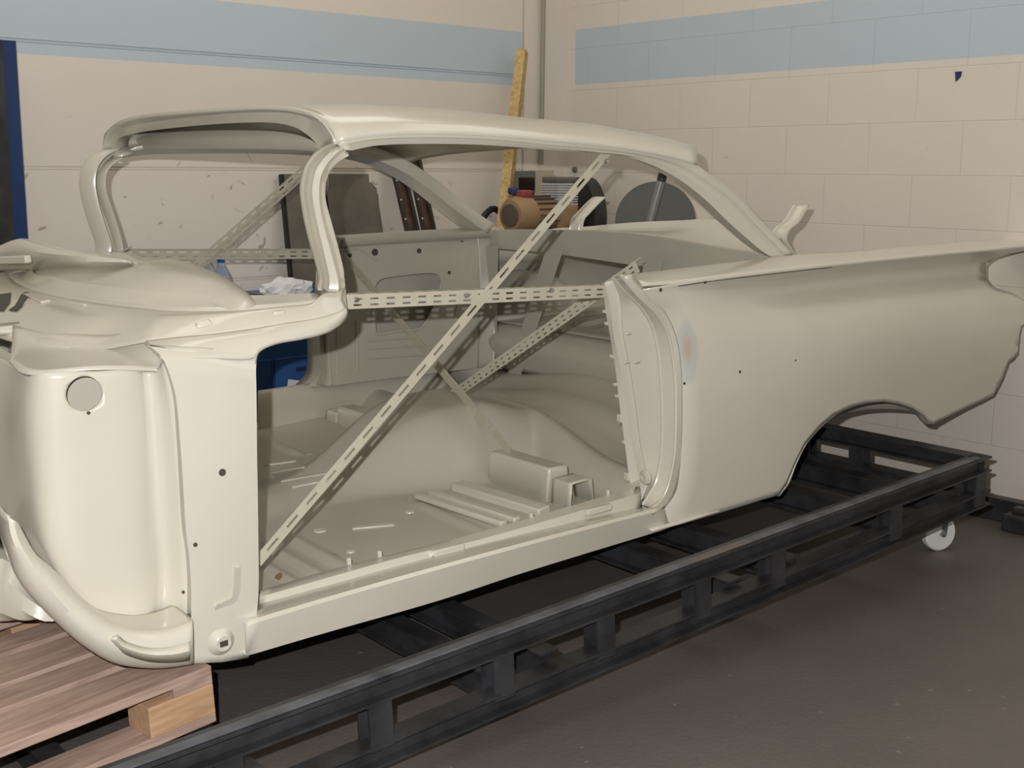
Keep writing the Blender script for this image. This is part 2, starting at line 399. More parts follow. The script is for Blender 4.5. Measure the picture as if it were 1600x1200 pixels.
# windscreen base flange and cowl
fu = [Vector((x, y, -.385-.012*sm(2.9, 2.66, y))) for x, y in ((1.505, 2.672), (1.42, 2.715), (1.34, 2.77), (1.258, 2.86), (1.20, 2.97), (1.165, 3.09), (1.14, 3.25), (1.13, YC))]
fm = [Vector((x, y, -.409)) for x, y in ((1.495, 2.645), (1.41, 2.672), (1.32, 2.715), (1.225, 2.82), (1.168, 2.96), (1.14, 3.09), (1.118, 3.25), (1.11, YC))]
fl_ = [Vector((x, y, -.414)) for x, y in ((1.481, 2.63), (1.40, 2.64), (1.30, 2.67), (1.19, 2.785), (1.145, 2.94), (1.12, 3.08), (1.098, 3.25), (1.09, YC))]
part(MB().loft([off(full(fu), .03, 0, -.035), full(fu), full(fm), full(fl_)], 90), 'windscreen_base_flange', thick=.004, ang=25)
rg = [Vector(p) for p in ((1.33, 2.60, -.485), (1.20, 2.62, -.482), (1.069, 2.67, -.48), (.987, 2.81, -.48), (.935, 2.90, -.48), (.90, 2.98, -.48), (.88, 3.16, -.478), (.875, YC, -.476))]
foldl = C("228,534 280,528 335,523 402,514 446,506 480,501 505,496 522,491 534,486 541,480", [2.66, 2.62, 2.60, 2.59, 2.58, 2.572, 2.57, 2.575, 2.58, 2.59])
top2 = [fl_[3], fl_[2], fl_[1], fl_[0]]+C("507,459 528,458 540,452", [2.632, 2.645, 2.655])
topc = resample(top2[::-1], 36)+resample(fl_[3:], 40)[1:]
ridge = resample(foldl[::-1], 36)+resample([foldl[0]]+rg[3:], 40)[1:]
m1 = [a.lerp(b, .33)+Vector((-.008, 0, .012)) for a, b in zip(topc, ridge)]
m2 = [a.lerp(b, .68)+Vector((-.011, 0, .008)) for a, b in zip(topc, ridge)]
cr = [resample([a, b, c, d], 14) for a, b, c, d in zip(topc, m1, m2, ridge)]
rowsC = [full([c[i] for c in cr]) for i in range(14)]
cowl = part(MB().grid(rowsC), 'cowl_panel', thick=.004, ang=60)
# raised ledge, air louvres and clips on the cowl
for pts in ("14,486 24,479 29,470 33,462 39,458 46,458 45,464 39,471 35,480 27,487", "-12,463 18,459 16,474 6,487 -12,486"):
    q = [onto(cowl, x, y, .002) for x, y in px(pts)]
    part(MB().plate([p for p, n in q if p], (), Vector((0, 0, .0015))), 'air_slot', SEAM, smooth=False)
for a, b_, w_ in (((44, 460), (72, 472), .028), ((80, 470), (134, 478), .010)):
    p0, n0 = onto(cowl, *a); p1, n1 = onto(cowl, *b_)
    if p0 and p1: part(MB().bar(p0, p1, w_, .006, up=n0), 'cowl_clip', bevel=.002)
lg = MB().loft([C("-20,510 40,505 85,500 110,497", Z=-.452), C("-20,522 40,515 88,506 112,499", Z=-.462)], 16)
part(lg, 'cowl_ledge', thick=.012)
# dash top seen through the windscreen opening
rear = full([Vector(p) for p in ((1.30, 2.66, -.42), (1.335, 2.70, -.398), (1.36, 2.80, -.378), (1.375, 2.95, -.356), (1.385, 3.1, -.343), (1.40, 3.28, -.339), (1.405, YC, -.349))])
mid_d = full([Vector(p) for p in ((1.29, 2.67, -.416), (1.31, 2.74, -.395), (1.315, 2.85, -.376), (1.305, 2.97, -.358), (1.30, 3.1, -.348), (1.31, 3.28, -.346), (1.31, YC, -.362))])
fr_d = full([Vector(p) for p in ((1.28, 2.69, -.414), (1.27, 2.79, -.402), (1.245, 2.88, -.395), (1.205, 2.98, -.392), (1.17, 3.1, -.39), (1.145, 3.28, -.388), (1.135, YC, -.388))])
part(MB().loft([fr_d, mid_d, rear, off(rear, .02, 0, -.025), off(rear, .0, 0, -.16)], 90, 18), 'dashboard', thick=.004, ang=50)
hd0 = C("-40,398 0,385 30,373 60,379 110,390 160,399 204,407", X=[1.17, 1.175, 1.18, 1.19, 1.23, 1.28, 1.33])
hd1 = C("-40,404 0,395 30,391 60,396 110,403 160,408 206,409", X=[1.14, 1.145, 1.15, 1.165, 1.20, 1.25, 1.31])
hd2 = C("-40,424 0,423 30,422 60,423 110,424 160,424 208,421", X=[1.19, 1.19, 1.20, 1.215, 1.25, 1.29, 1.35])
part(MB().loft([off(hd0, .05, 0, -.03), hd0, hd1, hd2], 40, 14), 'dash_hood', thick=.004, ang=60)
part(MB().bar(P(-40, 408, X=1.10), P(44, 405, X=1.115), .02, .022), 'dash_ledge', bevel=.004)
# side of the cowl, running out to the dog-leg corner
s2 = C("236,545 285,541 335,534 398,526 440,520 480,514 505,509 522,503 534,496 542,488", [2.60, 2.575, 2.566, 2.562, 2.56, 2.556, 2.556, 2.56, 2.57, 2.585])
s3 = C("252,560 295,560 335,560 396,560 406,547 432,536 470,529 507,520 528,509 541,494", [2.54, 2.53, 2.53, 2.53, 2.542, 2.548, 2.552, 2.556, 2.57, 2.588])
both(lambda b, m: b.loft([m(c) for c in (foldl, s2, s3)], 60, 10), 'cowl_side', thick=.006, ang=60)
s4 = C("397,575 399,560 407,547 432,536 470,529 507,520 528,509 541,494 541,480 540,452", [2.53, 2.53, 2.542, 2.548, 2.552, 2.556, 2.57, 2.588, 2.59, 2.655])
both(lambda b, m: b.loft([m(c) for c in (s4, off(s4, .004, .05, .004), off(s4, .01, .16, .035))], 50), 'door_opening_return', INNER, thick=.006)
# raised pressings on the cowl side
for a, b_, w_ in (((306, 510), (330, 503), .018), ((426, 490), (446, 488), .012)):
    p0, n0 = onto(cowl, *a, .0); p1, n1 = onto(cowl, *b_, .0)
    if p0 and p1: part(MB().bar(p0, p1, w_, .012, up=n0), 'cowl_pressing', bevel=.005)

# front door pillar
pl = C("232,540 246,549 258,565 268,590 276,620 282,680 287,750 292,830 297,870 300,920 300,968 301,1036", [2.56, 2.54, 2.53]+[2.525]*9)
pm = C("330,545 333,560 334,575 335,600 336,630 338,690 340,750 343,830 346,870 347,920 348,968 346,1034", [2.55, 2.535]+[2.518]*10)
pr = C("398,556 398,572 398,585 398.5,605 399,640 399.5,700 400.5,760 401.5,830 402,870 402,920 398,968 386,1028", [2.535, 2.53]+[2.52]*10)
dpil = both(lambda b, m: b.loft([m(c) for c in (off(pl, .012, .05), pl, pm, pr, off(pr, -.004, .012, 0), off(pr, -.004, .13, 0))], 46), 'door_pillar', thick=.006, ang=40)
pa_ = C("368,884 367,900 366,920 362,934 350,941 336,947", 2.512); pb_ = C("376,884 376,902 375,924 368,942 352,950 336,953", 2.518)
part(MB().loft([off(pa_, 0, .012), pa_, pb_, off(pb_, 0, .008)], 24), 'pillar_pressing', thick=.003)
# kick panel: bulged side of the footwell
v0 = C("-60,545 -60,640 -60,740 -60,800 -60,840", X=.80)
v1 = C("10,563 4,620 4,700 8,760 20,832", [3.0, 2.97, 2.95, 2.92, 2.84])
v2 = C("44,588 40,640 46,740 56,830 72,880", [2.685]*5)
v3 = C("72,582 74,640 80,760 95,880 125,945", [2.628]*5)
v3b = C("150,580 150,640 158,770 168,890 180,978", [2.612]*5)
v4 = C("212,577 217,640 226,780 238,930 222,985", [2.608]*5)
v5 = C("228,577 234,640 243,780 252,910 250,984", [2.632]*5)
v6 = C("246,576 252,640 262,780 269,910 272,981", [2.606]*5)
v7 = C("256,560 274,640 289,780 297,910 300,972", [2.56]*5)
kp = both(lambda b, m: b.loft([m(c) for c in (v0, v1, v2, v3, v3b, v4, v5, v6, v7)], 40, 44), 'kick_panel', thick=.005, ang=180)
hc = P(131, 615, 2.615)
cut(kp[0], MB().lathe(hc+Vector((0, -.06, 0)), (0, 1, 0), [(0, .0385), (.12, .0385)], 32).build('cutter', PAINT, car, origin=FR[car.name]))
part(MB().lathe(hc+Vector((.034, .075, -.018)), (0, 1, 0), [(0, .06), (.003, .06)], 32), 'inner_backing_panel', INNER)
kt = [[p+Vector((.035, .02, .028)) for p in resample([P(238, 540, 2.66)]+rg[3:-1], 12)[::-1]], C("18,548 60,545 150,548 250,554", Z=-.481), C("14,565 46,585 150,577 266,580", [2.86, 2.685, 2.612, 2.60])]
part(MB().loft(kt, 24, 10), 'footwell_ledge', thick=.005)
fw = MB().loft([[Vector((.86, 2.98, -.50)), Vector((.84, 2.98, -.62)), Vector((.84, 2.98, -.80)), Vector((.80, 2.78, -1.0))], [Vector((.85, YC, -.47)), Vector((.83, YC, -.62)), Vector((.84, YC, -.80)), Vector((.95, YC, -1.10))], [Vector((.86, 2*YC-2.98, -.50)), Vector((.84, 2*YC-2.98, -.62)), Vector((.84, 2*YC-2.98, -.80)), Vector((.80, 2*YC-2.78, -1.0))]], 20, 16)
part(fw, 'firewall', INNER, thick=.005)
# sweeping lower rail of the front body mount
o1 = C("6,800 9,835 16,862 36,910 80,960 130,1005 180,1034 230,1042 268,1041 301,1036", 2.50)
o2 = C("16,808 21,838 32,860 60,902 98,945 142,986 186,1012 232,1020 268,1017 301,1008", 2.462)
o3 = C("26,818 36,842 48,862 76,894 112,932 150,964 188,985 232,992 268,987 301,976", 2.478)
o4 = C("27,822 42,848 54,868 84,894 114,924 148,956 182,978 230,985 268,980 300,968", 2.51)
both(lambda b, m: b.loft([m(c) for c in (off(o1, .01, .08, .0), o1, o2, o3, o4, off(o4, .0, .10, .005))], 50, 26), 'body_mount_rail', thick=.006, ang=50)
bd = MB().loft([C("172,1000 190,1018 230,1032 270,1034 296,1031", 2.466), C("176,996 194,1011 232,1022 270,1022 297,1016", 2.452), C("182,992 198,1004 234,1013 270,1010 297,1002", 2.462)], 20)
part(bd, 'rail_pressing', thick=.006)
tb0 = C("-60,872 0,880 14,888 36,922 62,952 88,968", [3.0, 2.97, 2.94, 2.91, 2.88, 2.85]); tb1 = C("-60,968 0,968 20,968 40,968 62,969 86,971", [3.0, 2.97, 2.94, 2.91, 2.88, 2.85])
part(MB().loft([off(tb0, .05, .08, .01), tb0, tb1, off(tb1, .1, .1, .0)], 20, 10), 'toe_board', thick=.005)
# mounting boss and small holes in the pillar foot
bq = P(346, 1003, 2.516)
part(MB().lathe(bq+Vector((0, -.012, 0)), (0, 1, 0), [(0, .012), (-.002, .018), (.004, .026), (.014, .034)], 24), 'mount_boss')
part(MB().box(bq+Vector((0, -.013, 0)), (.02, .004, .014)), 'boss_slot', SEAM, bevel=.001)
def surf_hole(obj, x, y, r, name='bolt_hole', m=None, t=.002):
    p, n = onto(obj, x, y, .0005)
    if p: part(MB().lathe(p, n, [(0, r), (t, r)], 16), name, m or SEAM)
surf_hole(dpil[0], 347, 738, .0085); surf_hole(dpil[0], 305, 851, .005); surf_hole(kp[0], 138, 645, .004); surf_hole(kp[0], 287, 925, .004)

# sill
b0 = C("384,1024 500,990 686,937 817,894 1046,824", [2.50, 2.50, 2.50, 2.502, 2.517])
b1 = C("384,978 500,943 625,907 817,854 1038,796", [2.488, 2.488, 2.487, 2.487, 2.506])
b2 = C("400,953 520,918 640,884 817,838 1004,795", (2.56, 2.56))
b3 = C("404,945 520,913 640,880 817,835 1002,792", (2.605, 2.605))
b4 = C("405,934 524,900 640,868 752,843 1000,771", (2.612, 2.612))
b5 = C("406,924 524,889 640,860 752,832 1000,760", (2.655, 2.655))
both(lambda b, m: b.loft([m(c) for c in (off(b0, 0, .12, .02), off(b0, 0, .006, 0), b0, b1, off(b1, 0, .008, .006), b2, b3, b4, b5, off(b5, 0, .02, -.01))], 40), 'sill', thick=.004, ang=28)
for x, y in ((545, 884), (593, 873), (830, 813), (950, 777)):
    part(MB().box(P(x, y-4, 2.66), (.012, .012, .03)), 'sill_clip', bevel=.003)
for x, y in ((700, 858), (935, 795)):
    q = P(x, y, 2.60); part(MB().bar(q+Vector((-.05, 0, 0)), q+Vector((.05, 0, -.004)), .02, .02), 'sill_pressing', bevel=.004)

# floor pan with tunnel, seat ribs and the rise under the rear seat
def zf(x, y):
    z = -1.165+.045*(y-2.65)/1.55
    if x < 1.30: z += .42*((1.30-x)/.62)**1.6
    a = abs(y-YC)
    h = .025+.185*sm(1.72, 2.30, x)-.07*sm(2.42, 2.72, x); hw = .03+.17*sm(1.75, 2.35, x)
    t = h*(1-sm(hw*.6, hw+.17, a))
    hx = 2.635+.06*(1-sm(.1, .6, a))
    crest = .062+.085*(1-sm(.05, .68, a))
    k = crest*sm(hx-.14, hx-.01, x)
    r = .0
    if 1.2 < x < 2.5 and .33 < a < .75:                   # pressed ribs across each footwell
        for rx in (1.42, 1.50, 1.58, 2.02): r = max(r, .010*(1-sm(.010, .020, abs(x-rx)))*sm(.33, .40, a)*(1-sm(.66, .74, a)))
    z2 = max(t, k)
    if x > hx:
        z2 = crest-.055*sm(hx, hx+.10, x)+.02*sm(2.85, 3.0, x)*(1-sm(3.0, 3.15, x))+.06*sm(3.02, 3.2, x)
        pass
    return z+z2+r
NX, NY = 190, 110
floor_pan = part(MB().grid([[Vector((x, y, zf(x, y))) for y in [2.645+1.58*j/(NY-1) for j in range(NY)]] for x in [.78+2.44*i/(NX-1) for i in range(NX)]]), 'floor_pan', INNER, ang=50)
# far inner sill wall seen above the floor
fs = [C("403,611 430,607 470,601 520,598 600,588 700,575", 4.26), C("403,622 430,618 470,612 520,608 600,598 700,585", 4.235), C("403,690 430,684 470,676 520,660 600,640 700,620", [4.20]*6)]
part(MB().loft(fs, 30, 10), 'inner_sill', INNER, thick=.005)
def riser(b, m):
    y0, y1 = (2.78, 3.10)
    z0, zt = -1.16, -1.055
    f0, f1 = [Vector((2.33, y0+.02, z0)), Vector((2.33, y1, z0))], [Vector((2.345, y0+.02, zt)), Vector((2.345, y1, zt))]
    t1 = [Vector((2.42, y0+.02, zt-.004)), Vector((2.42, y1, zt-.004))]; bk = [Vector((2.43, y0+.02, z0)), Vector((2.43, y1, z0))]
    b.loft([m(c) for c in (f0, f1, t1, bk)], 10)
    b.grid([[m([f0[0]])[0], m([f1[0]])[0]], [m([bk[0]])[0], m([t1[0]])[0]]]); b.grid([[m([f0[1]])[0], m([f1[1]])[0]], [m([bk[1]])[0], m([t1[1]])[0]]])
both(riser, 'seat_riser', thick=.004, ang=20, bevel=.006)
def riser2(b, m):
    q = [Vector((2.34, 2.70, -1.17)), Vector((2.34, 2.79, -1.17))]; t = off(q, .01, 0, .085); k = off(q, .09, 0, .085)
    b.loft([m(c) for c in (q, t, k, off(q, .10))], 6)
both(riser2, 'seat_bracket', thick=.004, ang=20)
# raised strengthening ribs beside the tunnel
for x0, w_, h_ in ((2.255, .055, .03), (2.10, .03, .018), (2.15, .03, .018)):
    def rib(b, m): b.bar(m([Vector((x0, 2.72, -1.155))])[0], m([Vector((x0-.05, 3.10, -1.14))])[0], w_, h_)
    both(rib, 'floor_rib', bevel=.006)
for x, y, r_ in ((500, 829, .020), (548, 862, .013), (640, 800, .016)):
    p, n = onto(floor_pan, x, y, 0)
    if p: part(MB().lathe(p, n, [(-.001, r_), (.003, r_*.9), (.004, r_*.3)], 20), 'floor_plug')
RS = mat('rust_stain', srgb(140, 112, 80), .8)
for x, y, r_ in ((435, 902, .014), (523, 867, .007)):
    p, n = onto(floor_pan, x, y, 0)
    if p: part(MB().lathe(p, n, [(0, r_), (.0015, r_)], 16), 'rust_spot', RS)
for a, b_, w_ in (((412, 728), (462, 721), .012), ((424, 740), (475, 731), .012), ((440, 752), (520, 738), .02), ((456, 762), (515, 750), .014), ((550, 826), (616, 820), .022)):
    p0, n0 = onto(floor_pan, *a, .002); p1, n1 = onto(floor_pan, *b_, .002)
    if p0 and p1: part(MB().bar(p0, p1, w_, .006, up=n0), 'tread_rib', bevel=.002)

# lock pillars (front edge of each rear quarter)
e0 = C("943,452 948,490 955,530 963,580 970,640 978,700 985,752 990,776", 2.675)
e1 = C("950,440 957,470 964,525 974,575 983,633 991,690 1000,735 1003,758 997,780", (2.655, 2.66))
e1b = C("954,437 964,465 970,525 980,575 989,633 996,690 1005,734 1007,758 1000,782", (2.65, 2.655))
e2 = C("958,434 971,454 994,478 1013,507 1024,545 1030,600 1033,660 1031,705 1022,748 1003,785", (2.585, 2.625))
e2b = C("963,432 980,452 1004,476 1022,505 1032,545 1037,600 1039,660 1037,705 1029,750 1008,788", (2.56, 2.60))
e3 = C("972,431 994,460 1024,489 1041,516 1050,552 1055,600 1055,680 1052,718 1044,754 1032,779 1013,794", (2.50, 2.565))
e3b = C("975,430 999,459 1028,487 1045,514 1054,550 1059,600 1059,690 1056,722 1048,757 1036,782 1016,797", (2.495, 2.545))
e4 = C("980,430 1005,459 1034,484 1054,516 1062,550 1066,600 1064,700 1060,730 1052,766 1040,788 1020,804", [2.492]*9+[2.495, 2.50])
def push(c, d): return off(c, d, 0, 0)
part(MB().loft([c for c in (off(e0, .07, .0), e0, push(e1, -.012), push(e1b, .006), push(e2, .006), push(e2b, -.012), push(e3, .004), push(e3b, -.010), e4, off(e4, .03, .012, 0))], 48), 'lock_pillar', thick=.004, ang=24)
for c_, r_ in ((e1b, .005), (e2b, .006), (e3b, .0055)): part(MB().tube(resample(off(c_, -.012 if c_ is not e1b else .003, -.002), 70), r_, 10), 'pillar_bead')
part(MB().loft([C("984,740 1012,748", 2.70), C("988,802 1014,800", (2.68, 2.64))], 6), 'pillar_foot', thick=.004)
part(MB().lathe(P(1009, 745, 2.60)+Vector((-.008, 0, 0)), (1, -.15, 0), [(0, .003), (-.004, .012), (0, .022), (.01, .024)], 22), 'pillar_plug')
for x, y, Y_ in ((982, 521, 2.62), (979, 566, 2.625), (995, 565, 2.60)): part(MB().lathe(P(x, y, Y_)+Vector((-.012, 0, 0)), (1, 0, 0), [(0, .002), (.004, .005), (.02, .005)], 12), 'pillar_rivet')
for x, y, big in ((947, 486, 0), (950, 505, 0), (958, 556, 0), (963, 600, 0), (966, 618, 0), (973, 652, 1), (977, 690, 0), (984, 743, 1)):
    q = P(x, y, 2.685); part(MB().box(q, (.02, .014, .010) if not big else (.034, .02, .026)), 'trim_clip', bevel=.002)
fp = [C("476,470 480,520 481,560 477,585 462,602", 4.36), C("487,468 491,520 491,560 489,585 476,603", 4.28), C("496,465 499,520 500,560 500,585 492,604", 4.22), C("503,460 507,520 508,560 509,585 505,604", 4.245), C("509,455 514,520 515,560 517,585 518,603", 4.195)]
part(MB().loft(fp, 30), 'lock_pillar', INNER, thick=.004, ang=25)

# rear quarter panel
LIP = [(1010, 449), (1060, 443), (1100, 437), (1150, 431), (1250, 420), (1340, 410), (1400, 404), (1480, 396), (1540, 391), (1600, 385), (1680, 378)]
BOT = [(1060, 820), (1100, 809), (1150, 793), (1218, 772)]
def lerp_tab(T, x):
    for (a, p), (b, q) in zip(T, T[1:]):
        if x <= b: return p+(q-p)*(x-a)/(b-a)
    return T[-1][1]
def lipY(x): return lerp_tab([(1010, 2.50), (1100, 2.475), (1250, 2.455), (1400, 2.44), (1540, 2.43), (1680, 2.42)], x)
HOL = [(0, 0), (7, .045), (17, .082), (30, .092), (44, .072), (62, .028), (85, -.002), (120, -.018), (160, -.022), (500, -.022)]
def ysurf(x, y):
    """how far across the skin of the quarter lies: lip, hollow under the wing, belly, tuck-in towards the sill"""
    yl = lerp_tab(LIP, x); am = sm(1020, 1290, x)
    return lipY(x)+lerp_tab(HOL, y-yl)*am+.030*sm(600, 850, y+(x-1050)*.18)+.05*am*sm(500, 690, y)*sm(1240, 1420, x)
TAU = [0, .008, .018, .03, .045, .065, .0866, .11, .14, .17, .199, .235, .28, .33, .39, .45, .51, .57, .63, .69, .75, .81, .86, .905, .945, .975, 1]
def column(x, xb, yb):
    yl = lerp_tab(LIP, x); out = []
    for t in TAU:
        xx = x+(xb-x)*t*t; yy = yl+(yb-yl)*t; out.append(P(xx, yy, ysurf(xx, yy)))
    return out
def along(c):
    r = resample(c, 200); return [r[min(199, int(round(t*199)))] for t in TAU]
def onskin(t, dy=0): return [P(x, y, ysurf(x, y)+dy) for x, y in px(t)]
st = [along(onskin("1003,452 1020,470 1038,486 1054,516 1062,550 1066,600 1065,700 1057,762 1046,784 1034,800 1022,813", -.004)),
      along(onskin("1040,446 1060,460 1078,484 1088,516 1093,550 1095,600 1094,690 1090,745 1082,776 1074,800 1066,818"))]
for xt, xb, yb in ((1110, 1110, 805), (1130, 1130, 799), (1150, 1150, 793), (1170, 1170, 787), (1190, 1188, 781), (1205, 1204, 776.5), (1216, 1216, 773), (1226, 1228, 756), (1240, 1240, 726), (1258, 1256, 694), (1278, 1278, 668), (1300, 1300, 649), (1326, 1326, 636), (1350, 1350, 629.5), (1379, 1379, 627), (1402, 1402, 630), (1425, 1425, 637.5), (1441, 1442, 648), (1449, 1450, 659), (1456, 1457, 663), (1480, 1482, 650), (1505, 1506, 638), (1524, 1530, 627.5), (1540, 1551, 617.5)):
    st.append(column(xt, xb, yb))
UPE = [(1546, 408.5), (1556, 402.5), (1570, 397.5), (1585, 394), (1602, 391), (1640, 386.5), (1680, 383)]
LOE = [(1543, 438, 1556, 608), (1548, 445, 1560, 601), (1556, 450.5, 1565, 591), (1566, 454, 1570, 577), (1576, 456.5, 1574, 566), (1586, 461, 1582, 560), (1594, 466, 1589, 552), (1602, 471.5, 1589, 541), (1607, 476, 1587, 527), (1611, 482, 1592, 514), (1613, 488, 1602, 503)]
QP = quarter_paint(P(1080, 548, 2.46)-FR[car.name])
eye = px("1680,383 1640,386.5 1602,391 1585,394 1570,397.5 1556,402.5 1546,408.5 1540.5,418 1540,430 1543,438 1548,445 1556,450.5 1566,454 1576,456.5 1586,461 1594,466 1602,471.5 1607,476 1611,482 1613,488")
eye = [P(x, y, ysurf(x, y)) for x, y in eye]
quarters = []
for far in (False, True):
    fm_ = mir if far else (lambda c: c)
    b = MB(); b.grid([fm_(c) for c in st])
    up_ = [st[-1][:7]]; lo_ = [st[-1][10:]]; nl = len(TAU)-10
    for x, ye in UPE:
        yl = lerp_tab(LIP, x); up_.append([P(x, yl+(ye-yl)*k/6, ysurf(x, yl+(ye-yl)*k/6)) for k in range(7)])
    for xa, ya, xb, yb in LOE:
        lo_.append([P(xa+(xb-xa)*k/(nl-1), ya+(yb-ya)*k/(nl-1), ysurf(xa+(xb-xa)*k/(nl-1), ya+(yb-ya)*k/(nl-1))) for k in range(nl)])
    b.grid([fm_(c) for c in up_]); b.grid([fm_(c) for c in lo_])
    q = part(b, 'rear_quarter_panel', QP, thick=.006, ang=60); quarters.append(q)
    part(MB().loft([fm_(c) for c in (eye, off(eye, .004, .012), off(eye, .01, .06))], 50), 'tail_lamp_bezel', thick=.004)
    rear_e = C("1551,617.5 1560,601 1570,577 1574,566 1582,560 1589,552 1589,541 1587,527 1592,514 1602,503 1613,488", [2.46]*11)
    part(MB().loft([fm_(c) for c in (rear_e, off(rear_e, .012, .03), off(rear_e, .03, .10))], 40), 'tail_edge_return', thick=.004)
# broad top of the wing between lip and rear deck opening
    tp0 = C("1003,447 1060,443 1100,437 1150,431 1250,420 1340,410 1400,404 1480,396 1540,391 1600,385 1680,378", [lipY(x) for x in (1003, 1060, 1100, 1150, 1250, 1340, 1400, 1480, 1540, 1600, 1680)])
    tp1 = C("985,440 1040,433 1095,427 1150,420 1250,408 1340,402 1400,397 1480,389 1540,384 1600,379 1680,374", (2.53, 2.50))
    tp2 = C("978,430 1035,423 1090,416.5 1150,409.5 1240,399 1330,395 1400,388 1470,382 1530,377 1600,376 1680,375", (2.61, 2.66))
    T = [tp0, tp1, tp2, off(tp2, .0, .03, -.012)]
    part(MB().loft([mir(c) if far else c for c in T], 60, 12), 'wing_top', thick=.005, ang=40)
    # wheel arch edge
    ar = C("1214,774 1228,756 1240,726 1256,694 1278,668 1300,649 1326,636 1350,629.5 1379,627 1402,630 1425,637.5 1442,648 1450,659 1456,664", [2.495]*14)
    A = [off(ar, 0, -.004, .018), off(ar, 0, -.012, .006), off(ar, 0, -.006, -.001), off(ar, .0, .03, 0), off(ar, .0, .045, .02)]
    part(MB().loft([mir(c) if far else c for c in A], 60, 14), 'wheel_arch_lip', thick=.003)
    bt = C("1024,812 1064,818 1110,805 1150,793 1190,781 1218,772", [2.49]*6); bt[0] = P(1020, 832, 2.495); bt[1] = P(1064, 820, 2.492)
    part(MB().loft([mir(c) if far else c for c in [off(bt, 0, .0, .004), off(bt, 0, .10, .012)]], 16), 'quarter_lower_return', thick=.004)
# wing seam line and small holes
sl = MB(); sp2 = [onto(quarters[0], x, y, .0004)[0] for x, y in ((1060, 447), (1100, 440.5), (1150, 434.5), (1200, 428.5), (1250, 422.8), (1300, 417.2))]; sp2 = [p for p in sp2 if p]; _unused = [P(x, y, lipY(x)-.001) for x, y in ((1030, 452), (1060, 446), (1100, 440), (1150, 434), (1200, 428), (1250, 422.5), (1300, 417))]
for a, b_ in zip(sp2, sp2[1:]): sl.tube([a, b_], .0016, 6)
part(sl, 'trim_seam', SEAM)
for x, y, r_ in ((1032, 453, .006), (1102, 441, .005), (1156, 581, .0045), (1069, 599, .0045), (1243, 563, .003)): surf_hole(quarters[0], x, y, r_, 'trim_hole', t=.001)
# rear bumper bracket peeping out under the tail
part(MB().loft([C("1576,556 1588,553 1592,562 1597,568", 2.6), C("1572,564 1584,566 1590,569 1597,569", 2.66)], 8, 6), 'bumper_bracket', BLACK, thick=.01)

# inside of the rear quarters, seat-back frame and boot
qi_out = C("509,478 512,440 520,400 534,372 640,366 742,361 748,380 748,440 748,520 746,575 620,590 540,600 518,603", 4.2)
qi_hole = C("586,520 583,470 585,446 594,435 612,431 672,425 684,428 690,438 686,456 678,482 664,506 655,514 618,518", 4.2)
qi_h2 = C("697,446 698,428 705,420 722,418 728,422 716,434 702,452", 4.2)
for far in (True,):
    f = (lambda c: c) if far else mir
    part(MB().plate(f(qi_out), [f(qi_hole)], Vector((0, .004 if far else -.004, 0))), 'quarter_inner_panel', INNER, smooth=False)
    back = [P(x, y, 4.285) for x, y in ((575, 540), (572, 415), (700, 412), (700, 540))]
    part(MB().plate(f(back), (), Vector((0, .004 if far else -.004, 0))), 'quarter_outer_skin', INNER, smooth=False)
    rim = qi_hole+[qi_hole[0], qi_hole[1]]
    part(MB().tube(f(resample(rim, 60)), .006, 8), 'panel_swage', INNER)
    for a, b_ in (((528, 500), (527, 585)), ((558, 500), (558, 582)), ((575, 532), (640, 528)), ((540, 383), (735, 374)), ((575, 545), (650, 540)), ((565, 392), (590, 408)), ((700, 540), (738, 380)), ((575, 560), (690, 552))):
        part(MB().tube(f([P(*a, 4.198), P(*b_, 4.198)]), .005, 8), 'panel_swage', INNER)
    for x, y, r_ in ((586, 394, .014), (655, 392, .010), (547, 399, .008), (702, 426, .007), (722, 376, .006)): part(MB().lathe(f([P(x, y, 4.197)])[0], (0, 1, 0), [(-.002, r_), (.002, r_)], 14), 'panel_hole', SEAM)
    # belt rail above the panel
    br_ = C("530,374 640,367 742,361 780,358", 4.2)
    part(MB().loft([f(c) for c in (off(br_, 0, -.02, -.03), off(br_, 0, -.025, 0), off(br_, 0, .03, .012), off(br_, 0, .07, .0))], 20), 'belt_rail', INNER, thick=.004, ang=25)
    # inner wheel housing
    wh = []
    for i in range(20):
        a = math.pi*i/19
        row = []
        for j in range(12):
            t = j/11; r = .43*(1-.0*t)
            rr = r*(math.cos(t*math.pi/2)**.35 if t < 1 else 0)
            row.append(Vector((3.52-rr*math.cos(a), 4.40-.26*math.sin(t*math.pi/2)**.9, -1.12+rr*math.sin(a)*1.05)))
        wh.append(row)
    for f2 in (f, mir): part(MB().grid([f2(r) for r in wh]), 'wheel_housing', INNER, thick=.004)
    # sheet behind the lock pillar up to the wheel housing
    sd = [C("745,362 748,440 748,520 746,575", 4.2), C("775,362 775,440 775,520 772,575", [4.2, 4.16, 4.14, 4.12])]
    part(MB().loft([f(c) for c in sd], 16, 8), 'quarter_rear_filler', INNER, thick=.004)
bm_t = C("735,361 850,361 960,366 1040,376 1100,386 1160,395 1218,405", X=3.22)
bm_b = C("735,385 850,394 925,404 985,413 1060,424 1120,431 1190,440", X=3.22)
part(MB().loft([off(bm_t, .05, 0, .0), off(bm_t, .0, 0, .004), bm_t, bm_b, off(bm_b, .04, 0, 0)], 40), 'seat_back_beam', INNER, thick=.004, ang=25)
sb = MB()
def strut(b, a, c, w_): b.loft([[P(a[0]-w_[0], a[1], X=3.20), P(c[0]-w_[1], c[1], X=3.20)], [P(a[0]+w_[0], a[1], X=3.19), P(c[0]+w_[1], c[1], X=3.19)], [P(a[0]+w_[0], a[1], X=3.23), P(c[0]+w_[1], c[1], X=3.23)]], 8)
